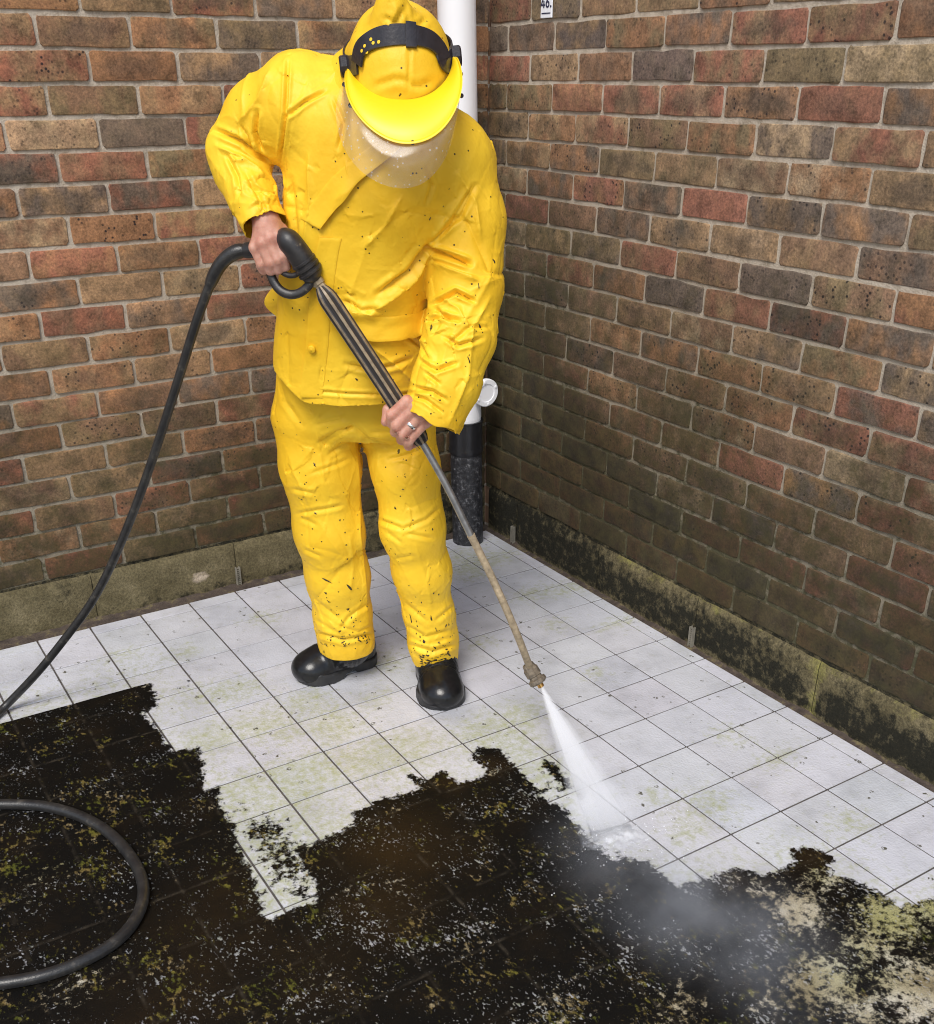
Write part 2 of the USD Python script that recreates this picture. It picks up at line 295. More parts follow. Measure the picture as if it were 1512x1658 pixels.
    obj('wall_core', body, far_brick, wall, smooth=False); obj('upper_brickwork', up, far_brick, wall, smooth=False)
    return wall, place
far_brick = mat('far_brickwork', {
    'g': ('geometry', {}), 's': ('separate_xyz', {}), 'a': ('math', {'math_type': 'add'}), 'c': ('combine_xyz', {}),
    'br': ('brick_texture', {'color1': (0.26, 0.16, 0.10), 'color2': (0.19, 0.12, 0.085), 'mortar': (0.36, 0.31, 0.26), 'scale': 1.0, 'brick_width': 0.225, 'row_height': 0.075, 'mortar_size': 0.005, 'offset': 0.5}),
    'p': ('principled_bsdf', {'roughness': 0.9})},
    [('g.position', 's.vector'), ('s.x', 'a.value1'), ('s.y', 'a.value2'), ('a.value', 'c.x'), ('s.z', 'c.y'), ('c.vector', 'br.vector'), ('br.color', 'p.base_color')])
wall_l, place_l = build_wall('warm buff and orange-brown brick wall behind the person in yellow', False)
wall_r, place_r = build_wall('grey-brown stock brick wall on the right, beside the washed white tiles', True)

# plinths: concrete blocks under the brickwork
plinth_mat = mat('plinth_concrete', {
    'g': ('geometry', {}), 'tn': ('attribute', {'attribute': 'growth'}), 'sp': ('separate_xyz', {}),
    'n': ('noise_texture', {'scale': 14.0, 'detail': 7.0, 'roughness': 0.72}), 'n2': ('noise_texture', {'scale': 150.0, 'detail': 4.0, 'roughness': 0.7}),
    'base': ('rgb_ramp', {'ramp': [(0.3, (0.085, 0.070, 0.036)), (0.55, (0.15, 0.125, 0.070)), (0.75, (0.24, 0.20, 0.12))]}),
    'knn': ('noise_texture', {'scale': 42.0, 'detail': 7.0, 'roughness': 0.75}), 'kn': ('math', {'math_type': 'multiply_add', 'value2': 4.6, 'value3': -2.3}), 'ka': ('math', {'math_type': 'add', 'use_clamp': True}), 'k': ('mix', {'color2': (0.018, 0.017, 0.011)}),
    'ln': ('noise_texture', {'scale': 30.0, 'detail': 5.0, 'roughness': 0.75}), 'lm': ('math', {'math_type': 'multiply_add', 'value2': 2.6, 'value3': -1.3}), 'la': ('math', {'math_type': 'add', 'use_clamp': True}), 'l': ('mix', {'color2': (0.27, 0.25, 0.075)}),
    'ba': ('math', {'math_type': 'add', 'use_clamp': True}), 'bare': ('mix', {'color2': (0.52, 0.43, 0.34)}),
    'fr': ('rgb_ramp', {'ramp': [(0.3, (0.55, 0.55, 0.55)), (0.7, (1.35, 1.35, 1.3))]}), 'gr': ('mix', {'mix_type': 'multiply', 'fac': 1.0}),
    'b': ('bump', {'strength': 0.9, 'distance': 0.004}), 'p': ('principled_bsdf', {'roughness': 0.92, 'specular_ior_level': 0.25})},
    [('g.position', 'n.vector'), ('g.position', 'n2.vector'), ('g.position', 'ln.vector'), ('tn.vector', 'sp.vector'), ('n.fac', 'base.fac'),
     ('g.position', 'knn.vector'), ('knn.fac', 'kn.value1'), ('kn.value', 'ka.value1'), ('sp.x', 'ka.value2'), ('ka.value', 'k.fac'), ('base.color', 'k.color1'),
     ('ln.fac', 'lm.value1'), ('lm.value', 'la.value1'), ('sp.y', 'la.value2'), ('la.value', 'l.fac'), ('k.color', 'l.color1'),
     ('lm.value', 'ba.value1'), ('sp.z', 'ba.value2'), ('ba.value', 'bare.fac'), ('l.color', 'bare.color1'),
     ('n2.fac', 'fr.fac'), ('bare.color', 'gr.color1'), ('fr.color', 'gr.color2'), ('gr.color', 'p.base_color'), ('n2.fac', 'b.height'), ('b.normal', 'p.normal')])
def plinth(wall, place, right, cuts, top):
    for a, b in zip(cuts[:-1], cuts[1:]):
        a, b = a + .0010, b - .0010; nx, ny = max(3, int((b - a) / .03)), 10
        s, t = np.linspace(a, b, nx), np.linspace(-.02, top - .006, ny); A, B_ = np.meshgrid(s, t)
        w = np.full(A.shape, .006) + (meshkit.fbm(np.stack([A * 14, B_ * 14, A * 0], -1), 3, 5) - .5) * .006
        w[:, 0] = w[:, -1] = .001; w[-1] = -.004
        if nx > 4: w[:, 1] -= .001; w[:, -2] -= .001
        V = np.stack([A, B_, w], -1).reshape(-1, 3); i = (np.arange(ny - 1)[:, None] * nx + np.arange(nx - 1)[None]).ravel(); q = np.stack([i, i + 1, i + nx + 1, i + nx], 1); F = np.vstack([q[:, [0, 1, 2]], q[:, [0, 2, 3]]])
        P = place(V); n = np.cross(P[F[0, 1]] - P[F[0, 0]], P[F[0, 2]] - P[F[0, 0]])
        if n @ (np.array([-1., 0, 0]) if right else np.array([0, -1., 0])) < 0: F = F[:, ::-1]
        h = np.clip(V[:, 1] / top, 0, 1); along = -P[:, 1] if right else -P[:, 0]
        if right:
            nn = meshkit.fbm(np.c_[along * 5, h, h * 0], 2, 3) - .5
            edge = .72 + .35 * sstep(.9, .15, along) + nn * .5
            m2 = meshkit.fbm(np.c_[along * 22, h * 4, h * 0], 3, 8) - .5; black = 1.05 + .8 * m2 - 1.1 * sstep(edge - .30, edge + .30, h) - .9 * sstep(.12, .0, h) - 1.2 * np.exp(-((along - 1.514) / .035) ** 2) * sstep(.1, .5, h)
            lich = -.72 - .9 * m2 + .92 * sstep(edge - .15, edge + .30, h) * sstep(.25, .7, along) + .9 * np.exp(-((along - 1.514) / .03) ** 2) + .35 * sstep(.1, .0, h) * sstep(.5, .9, along)
            bare = np.full(len(h), -2.) + 1.4 * np.exp(-((along - 1.44) / .05) ** 2) * sstep(.75, 1, h)
        else:
            ms = meshkit.fbm(np.c_[along * 16, h * 1.2, h * 0], 3, 15) - .5; black = -.30 + 1.5 * ms + .8 * sstep(.9, .15, along) + .5 * sstep(.25, 0, h) * sstep(1.6, 1.1, along); lich = -1.0 + .75 * sstep(.22, .02, h) * np.exp(-((along - 1.25) / .3) ** 2)
            c = place_l(np.zeros((1, 3)))[0]; bp = on_left(322, 934); bare = -2.2 + 3.4 * np.exp(-(((P[:, 0] - bp[0]) / .045) ** 2 + ((P[:, 2] - bp[2]) / .026) ** 2) ** 2)
        obj('plinth_block', (P, F), plinth_mat, wall, smooth=True, prim={'growth': np.c_[black, lich, bare]})
lx = [on_left(145, 925)[0], on_left(380, 900)[0]]
plinth(wall_l, place_l, False, [-2.7, 2 * lx[0] - lx[1] - .45, 2 * lx[0] - lx[1], lx[0], lx[1], lx[1] + .445, 0.0], left_z(19))
plinth(wall_r, place_r, True, [0, .180, .63, 1.075, 1.514, 1.96, 2.4, 2.62], right_z(19))
# dark mortar bed line and the back of the plinth
for w_, pl, r_, tp in ((wall_l, place_l, False, left_z(19)), (wall_r, place_r, True, right_z(19))):
    P = pl(np.array([[(-2.9 if not r_ else 0), -.05, -.004], [(0 if not r_ else 2.8), -.05, -.004], [(0 if not r_ else 2.8), tp + .002, -.004], [(-2.9 if not r_ else 0), tp + .002, -.004]]))
    F = np.array([[0, 1, 2], [0, 2, 3]]); n = np.cross(P[1] - P[0], P[2] - P[0])
    if n @ (np.array([-1., 0, 0]) if r_ else np.array([0, -1., 0])) < 0: F = F[:, ::-1]
    obj('plinth_bedding', (P, F), plinth_mat, w_, smooth=False, prim={'growth': np.tile([[.75, -1, -2.]], (4, 1))})
# weep vents: narrow louvred plastic strips at the foot of the walls
vent_mat = plain('weathered_plastic', (0.19, 0.175, 0.14), 0.6, .3, 60)
dark_mat = plain('dark_gap', (0.010, 0.009, 0.008), 0.9, .3, 30)
def vent(wall, place, s, z0, lean=0.0):
    ms = []
    for sx in (-.0058, .0058): ms.append(trimesh.creation.box(bounds=[[s + sx - .0014, z0, .004], [s + sx + .0014, z0 + .062, .0155]]))
    for k in range(9): ms.append(rounded_box((s, z0 + .004 + k * .0068, .0105), (.0102, .0030, .006), .0005))
    m = cat(*ms); m.vertices = place(m.vertices); 
    if m.volume < 0: m.invert()
    obj('weep_vent', m, vent_mat, wall, smooth=False)
vl = on_left(385, 940)
vent(wall_l, place_l, vl[0], .0); vent(wall_r, place_r, .170, .0); vent(wall_r, place_r, 1.075, .0)

# ================================================================== FLOOR
TILE, A0, B0 = 0.1525, 0.08213, -1.15038          # grid: x = A0 - TILE*a, y = B0 - TILE*b
EDGE_R, EDGE_L = -0.026, -0.036
floor_ = xf('tiled_floor', kind='structure', label='small white tiles of the yard, half washed clean and half black with algae', category='floor')
def ell(px, py, rx, ry=None, rot=0.0):
    """an ellipse on the floor seen at a pixel: centre and radii in metres"""
    c = on_floor(px, py); ry = ry or rx
    def f(X, Y):
        dx, dy = X - c[0], Y - c[1]; c_, s_ = math.cos(rot), math.sin(rot)
        return np.exp(-(((dx * c_ + dy * s_) / rx) ** 2 + ((-dx * s_ + dy * c_) / ry) ** 2))
    return f
GREEN = [ell(440, 1360, .11), ell(460, 1410, .10), ell(430, 1330, .09), ell(740, 900, .14, .05), ell(550, 1180, .08, .045), ell(640, 1200, .06, .05), ell(655, 1210, .10, .07), ell(580, 1235, .07), ell(520, 1240, .08, .06), ell(440, 1260, .09, .05), ell(480, 1270, .08), ell(405, 1290, .06), ell(540, 1160, .05), ell(610, 1130, .05), ell(460, 1190, .05), ell(400, 1110, .06), ell(350, 1190, .06), ell(340, 1125, .07), ell(830, 1190, .06), ell(790, 1180, .08), ell(880, 1255, .07), ell(800, 905, .12, .04), ell(760, 925, .09), ell(1110, 1345, .05), ell(1060, 1290, .04), ell(900, 1010, .05), ell(700, 1010, .07), ell(620, 1070, .08), ell(960, 1090, .05), ell(200, 1060, .08, .03), ell(430, 1000, .06), ell(560, 985, .06), ell(860, 960, .08, .05), ell(930, 950, .10, .04), ell(1000, 1010, .10, .03), ell(1260, 1230, .08, .04), ell(1150, 1300, .07), ell(1380, 1330, .05), ell(500, 1130, .07), ell(430, 1170, .08), ell(850, 1150, .07), ell(1180, 1190, .05), ell(780, 1040, .05), ell(300, 1055, .05)]
EDGE_PX = [(-90, 1150), (0, 1130), (26, 1130), (45, 1135), (69, 1135), (90, 1126), (107, 1127), (148, 1110), (194, 1095), (212, 1085), (231, 1080), (239, 1087), (235, 1098), (249, 1114), (251, 1146), (227, 1156), (238, 1162), (264, 1196), (282, 1217), (324, 1210), (321, 1225), (329, 1236), (331, 1282), (354, 1273), (352, 1291), (364, 1318), (381, 1339), (381, 1354), (389, 1387), (407, 1413), (422, 1457), (425, 1486), (440, 1490), (458, 1478), (511, 1462), (513, 1433), (478, 1388), (474, 1371), (503, 1369), (532, 1355), (573, 1337), (573, 1318), (601, 1302), (618, 1293), (646, 1289), (683, 1275), (659, 1257), (669, 1254), (687, 1265), (716, 1248), (741, 1269), (782, 1259), (790, 1246), (763, 1232), (774, 1211), (802, 1211), (823, 1228), (843, 1252), (876, 1281), (884, 1298), (905, 1302), (925, 1326), (946, 1351), (961, 1365), (993, 1393), (1038, 1393), (1066, 1409), (1098, 1435), (1159, 1417), (1191, 1407), (1228, 1417), (1260, 1413), (1289, 1393), (1280, 1377), (1313, 1373), (1349, 1389), (1341, 1413), (1378, 1425), (1430, 1450), (1455, 1470), (1512, 1456), (1600, 1440), (1700, 1700), (1700, 1900), (-200, 1900), (-400, 1500)]
ISLE_PX = [(880, 1232), (893, 1236), (912, 1258), (925, 1276), (915, 1274), (897, 1256)]
edge_poly = sg.Polygon(on_floor(*np.array(EDGE_PX, float).T)[:, :2]).buffer(0).union(sg.Polygon(on_floor(*np.array(ISLE_PX, float).T)[:, :2]).buffer(.004))
def green_at(X, Y):
    X, Y = np.asarray(X, float), np.asarray(Y, float); d = shapely.distance(shapely.points(X.ravel(), Y.ravel()), edge_poly).reshape(X.shape)
    return np.clip(sum(g(X, Y) for g in GREEN) + .55 * np.exp(-(d / .085) ** 2) + .16 * sstep(.18, .0, -X) + .16 * sstep(.22, .03, -Y) + .10, 0, 1)
tile_mat = mat('floor_tile', {
    'g': ('geometry', {}), 'gr': ('attribute', {'attribute': 'green'}), 'tn': ('attribute', {'attribute': 'tone'}),
    'n': ('noise_texture', {'scale': 7.0, 'detail': 5.0, 'roughness': 0.65}), 'base': ('rgb_ramp', {'ramp': [(0.3, (0.44, 0.44, 0.475)), (0.5, (0.545, 0.545, 0.59)), (0.7, (0.60, 0.60, 0.65))]}), 'tone': ('mix', {'mix_type': 'multiply', 'fac': 1.0}),
    'gn': ('noise_texture', {'scale': 55.0, 'detail': 6.0, 'roughness': 0.75}), 'gm': ('math', {'math_type': 'multiply_add', 'value2': 4.2, 'value3': -2.55}), 'ga': ('math', {'math_type': 'multiply_add', 'value2': 0.95}), 'gc': ('clamp', {}), 'green': ('mix', {'color2': (0.30, 0.32, 0.085)}), 'gf': ('math', {'math_type': 'multiply', 'value2': 0.66}),
    # scattered specks of dirt
    'v': ('voronoi_texture', {'scale': 42.0}), 'vc': ('separate_xyz', {}), 'vt': ('map_range', {'from_min': 0.62, 'from_max': 1.0, 'to_min': 0.0, 'to_max': 0.30, 'clamp': True}), 'vl': ('math', {'math_type': 'less_than'}),
    'sn': ('noise_texture', {'scale': 160.0, 'detail': 2.0}), 'sm': ('map_range', {'from_min': .45, 'from_max': .55, 'clamp': True}), 'vg': ('noise_texture', {'scale': 3.0, 'detail': 2.0}), 'vgr': ('map_range', {'from_min': .40, 'from_max': .50, 'clamp': True}), 'vm': ('math', {'math_type': 'multiply'}), 'vm2': ('math', {'math_type': 'multiply'}), 'speck': ('mix', {'color2': (0.10, 0.095, 0.07)}),
    # worn anti-slip emboss
    'e': ('voronoi_texture', {'scale': 170.0}), 'e2': ('noise_texture', {'scale': 240.0, 'detail': 2.0}), 'eh': ('math', {'math_type': 'add'}), 'b': ('bump', {'strength': 0.45, 'distance': 0.0014}),
    'wn': ('noise_texture', {'scale': 4.0, 'detail': 4.0}), 'wr': ('map_range', {'from_min': .35, 'from_max': .65, 'to_min': .22, 'to_max': .50, 'clamp': True}), 'dn': ('noise_texture', {'scale': 24.0, 'detail': 7.0, 'roughness': .75}), 'dr': ('map_range', {'from_min': .56, 'from_max': .80, 'to_max': .5, 'clamp': True}), 'dirt': ('mix', {'color2': (0.27, 0.255, 0.19)}),
    'p': ('principled_bsdf', {'roughness': 0.42, 'specular_ior_level': 0.45})},
    [('g.position', 'n.vector'), ('n.fac', 'base.fac'), ('base.color', 'tone.color1'), ('tn.color', 'tone.color2'), ('g.position', 'gn.vector'), ('gn.fac', 'gm.value1'), ('gr.fac', 'ga.value1'), ('gm.value', 'ga.value3'), ('ga.value', 'gc.value'), ('gc.result', 'gf.value1'), ('gf.value', 'green.fac'), ('tone.color', 'green.color1'),
     ('g.position', 'v.vector'), ('v.color', 'vc.vector'), ('vc.x', 'vt.value'), ('v.distance', 'vl.value1'), ('vt.result', 'vl.value2'), ('g.position', 'sn.vector'), ('sn.fac', 'sm.value'), ('g.position', 'vg.vector'), ('vg.fac', 'vgr.value'), ('vl.value', 'vm.value1'), ('vgr.result', 'vm.value2'), ('vm.value', 'vm2.value1'), ('sm.result', 'vm2.value2'), ('vm2.value', 'speck.fac'), ('green.color', 'speck.color1'),
     ('g.position', 'dn.vector'), ('dn.fac', 'dr.value'), ('dr.result', 'dirt.fac'), ('speck.color', 'dirt.color1'), ('dirt.color', 'p.base_color'), ('g.position', 'wn.vector'), ('wn.fac', 'wr.value'), ('wr.result', 'p.roughness'), ('g.position', 'e.vector'), ('g.position', 'e2.vector'), ('e.distance', 'eh.value1'), ('e2.fac', 'eh.value2'), ('eh.value', 'b.height'), ('b.normal', 'p.normal')])
grout_mat = plain('grout', (0.085, 0.075, 0.068), 0.9, .35, 40, .5)
obj('grout_bed', trimesh.creation.box(bounds=[[-4.6, -4.6, -.06], [-.0005, LEFT_Y - .0005, -.0024]]), grout_mat, floor_, smooth=False)
def tile_mesh(x0, x1, y0, y1, g):
    b = .0016; n = 4; xs, ys = np.linspace(x0 + b, x1 - b, n), np.linspace(y0 + b, y1 - b, n); A, B_ = np.meshgrid(xs, ys)
    tilt = g.normal(0, .0016, 2); V = np.c_[A.ravel(), B_.ravel(), (A - A.mean()).ravel() * tilt[0] + (B_ - B_.mean()).ravel() * tilt[1] + g.normal(0, .00025)]
    i = (np.arange(n - 1)[:, None] * n + np.arange(n - 1)[None]).ravel(); q = np.stack([i, i + 1, i + n + 1, i + n], 1); F = [q[:, [0, 1, 2]], q[:, [0, 2, 3]]]
    k = [0, n - 1, n * n - 1, n * n - n]; low = np.array([[x0, y0, -.004], [x1, y0, -.004], [x1, y1, -.004], [x0, y1, -.004]]); V2 = np.vstack([V, V[k], low]); m = n * n
    for a in range(4):
        c = (a + 1) % 4; F += [np.array([[m + a, m + 4 + a, m + 4 + c], [m + a, m + 4 + c, m + c]])]
    return V2, np.vstack(F)
tiles = []
for a in range(0, 26):
    for b in range(-9, 16):
        g = np.random.default_rng(a * 100 + b + 50); q = .0017
        x1, x0 = A0 - TILE * a - q, A0 - TILE * (a + 1) + q; y1, y0 = B0 - TILE * b - q, B0 - TILE * (b + 1) + q
        x1, y1 = min(x1, EDGE_R), min(y1, EDGE_L + .012 * sstep(-1.9, -.6, (x0 + x1) / 2))
        if x1 - x0 < .012 or y1 - y0 < .012: continue
        px = proj(np.array([[x0, y0, 0], [x1, y0, 0], [x1, y1, 0], [x0, y1, 0]]))
        if (px[:, 2] < .3).any(): continue
        if px[:, 0].max() < -140 or px[:, 0].min() > 1650 or px[:, 1].min() > 1850: continue
        ar = sg.Polygon(px[:, :2]).intersection(sg.box(0, 0, 1512, 1658)).area
        tiles.append((ar, x0, x1, y0, y1, g))
tiles.sort(key=lambda t: -t[0]); left = []
for n, (ar, x0, x1, y0, y1, g) in enumerate(tiles):
    V, F = tile_mesh(x0, x1, y0, y1, g); tone = np.array([1, 1, 1.0]) * g.uniform(.93, 1.03) * np.array([1 - g.uniform(0, .03), 1 - g.uniform(0, .012), 1 - g.uniform(0, .03)])
    pv = {'green': green_at(V[:, 0], V[:, 1]), 'tone': tone}
    if n < 300 and ar > 0: obj('tile', (V, F), tile_mat, floor_, smooth=False, prim=pv)
    else: left.append((V, F, pv))
off = 0; VV, FF, GG, TT = [], [], [], []
for V, F, pv in left: VV.append(V); FF.append(F + off); off += len(V); GG.append(pv['green']); TT.append(np.tile(pv['tone'], (len(V), 1)))
obj('outlying_tiles', (np.vstack(VV), np.vstack(FF)), tile_mat, floor_, smooth=False, prim={'green': np.concatenate(GG), 'tone': np.vstack(TT)}, kind='stuff')
# black algae film still lying on the unwashed tiles
h = .0055; gx, gy = np.arange(-2.75, -.30, h), np.arange(-2.75, -.45, h); X, Y = np.meshgrid(gx, gy)
pts = shapely.points(X.ravel(), Y.ravel()); sd = shapely.distance(pts, edge_poly.exterior if hasattr(edge_poly, 'exterior') else edge_poly.boundary)
sd = np.where(shapely.contains_xy(edge_poly, X.ravel(), Y.ravel()), -sd, sd).reshape(X.shape)
cover = np.clip(.5 - sd / .042, 0, 1.5)
def blobs(L):
    """(px, py, radius across, radius along, strength) -> a field on the floor"""
    o = np.zeros(X.shape)
    for px, py, rx, ry, s in L: o = np.maximum(o, s * ell(px, py, rx, ry, .45)(X, Y))
    return o
# patches already half clean, pale or greenish
pale = blobs([(1290, 1475, .085, .075, 1.05), (1440, 1485, .10, .085, 1.0), (1335, 1425, .055, .05, .8), (1330, 1590, .10, .09, 1.0), (1410, 1530, .09, .07, .8), (1490, 1610, .12, .10, 1.05), (1225, 1440, .05, .04, .65), (1400, 1640, .07, .05, .85), (1180, 1428, .05, .03, .55), (1250, 1625, .07, .05, .6), (800, 1250, .03, .02, .6), (1500, 1470, .06, .05, .9), (200, 1290, .05, .04, .35), (240, 1105, .05, .05, .5), (270, 1320, .05, .04, .3), (60, 1430, .09, .06, .38), (1100, 1630, .09, .07, .55), (900, 1640, .1, .06, .5), (560, 1460, .10, .05, .35), (640, 1440, .05, .05, .4), (500, 1600, .12, .09, .30), (130, 1590, .12, .06, .42), (445, 1372, .09, .09, .55)])
green_f = blobs([(1440, 1485, .10, .085, 1.0), (1335, 1420, .05, .05, .5), (1500, 1470, .07, .06, 1.0), (1380, 1560, .1, .08, .7), (230, 1330, .1, .08, .6), (120, 1400, .1, .08, .7), (780, 1500, .08, .06, .5), (440, 1370, .10, .10, 1.0)])
brown = blobs([(640, 1370, .13, .12, 1.0), (620, 1470, .12, .09, .8), (740, 1260, .06, .04, .9), (350, 1480, .16, .12, .45), (300, 1600, .2, .12, .45), (800, 1245, .05, .04, .6), (1310, 1390, .05, .05, .8), (520, 1560, .12, .10, .4), (1180, 1425, .05, .04, .6)])
# thin scatter beyond the edge, where the jet has only half lifted the film
thin = blobs([(430, 1345, .055, .065, .68), (470, 1400, .080, .070, .62), (395, 1310, .03, .03, .46), (450, 1375, .07, .07, .60), (490, 1440, .05, .05, .52), (300, 1110, .035, .02, .45), (430, 1440, .04, .03, .4), (900, 1275, .05, .05, .42), (1000, 1385, .05, .02, .35), (370, 1180, .03, .015, .32), (340, 1160, .03, .012, .35), (500, 1450, .03, .02, .3), (650, 1165, .02, .012, .3)])
keep = (cover > .02) | (thin > .06)
cover = np.maximum(cover, thin)
fq = keep[:-1, :-1] | keep[1:, :-1] | keep[:-1, 1:] | keep[1:, 1:]
inview = proj(np.stack([X, Y, X * 0], -1)); iv = (inview[..., 0] > -120) & (inview[..., 0] < 1640) & (inview[..., 1] < 1800); fq &= iv[:-1, :-1]
ny, nx = X.shape; i = (np.arange(ny - 1)[:, None] * nx + np.arange(nx - 1)[None])[fq]; q = np.stack([i, i + 1, i + nx + 1, i + nx], 1); F = np.vstack([q[:, [0, 1, 2]], q[:, [0, 2, 3]]])
us, inv = np.unique(F.ravel(), return_inverse=True); F = inv.reshape(-1, 3)
fa = np.abs(((A0 - X) / TILE + .5) % 1 - .5) * TILE; fb = np.abs(((B0 - Y) / TILE + .5) % 1 - .5) * TILE
Zf = .0016 + .0012 * np.clip(-sd / .02, 0, 1) * (meshkit.fbm(np.stack([X * 60, Y * 60, X * 0], -1), 3, 2)) - .0012 * np.clip(1 - np.minimum(fa, fb) / .005, 0, 1)
V = np.stack([X, Y, Zf], -1).reshape(-1, 3)[us]
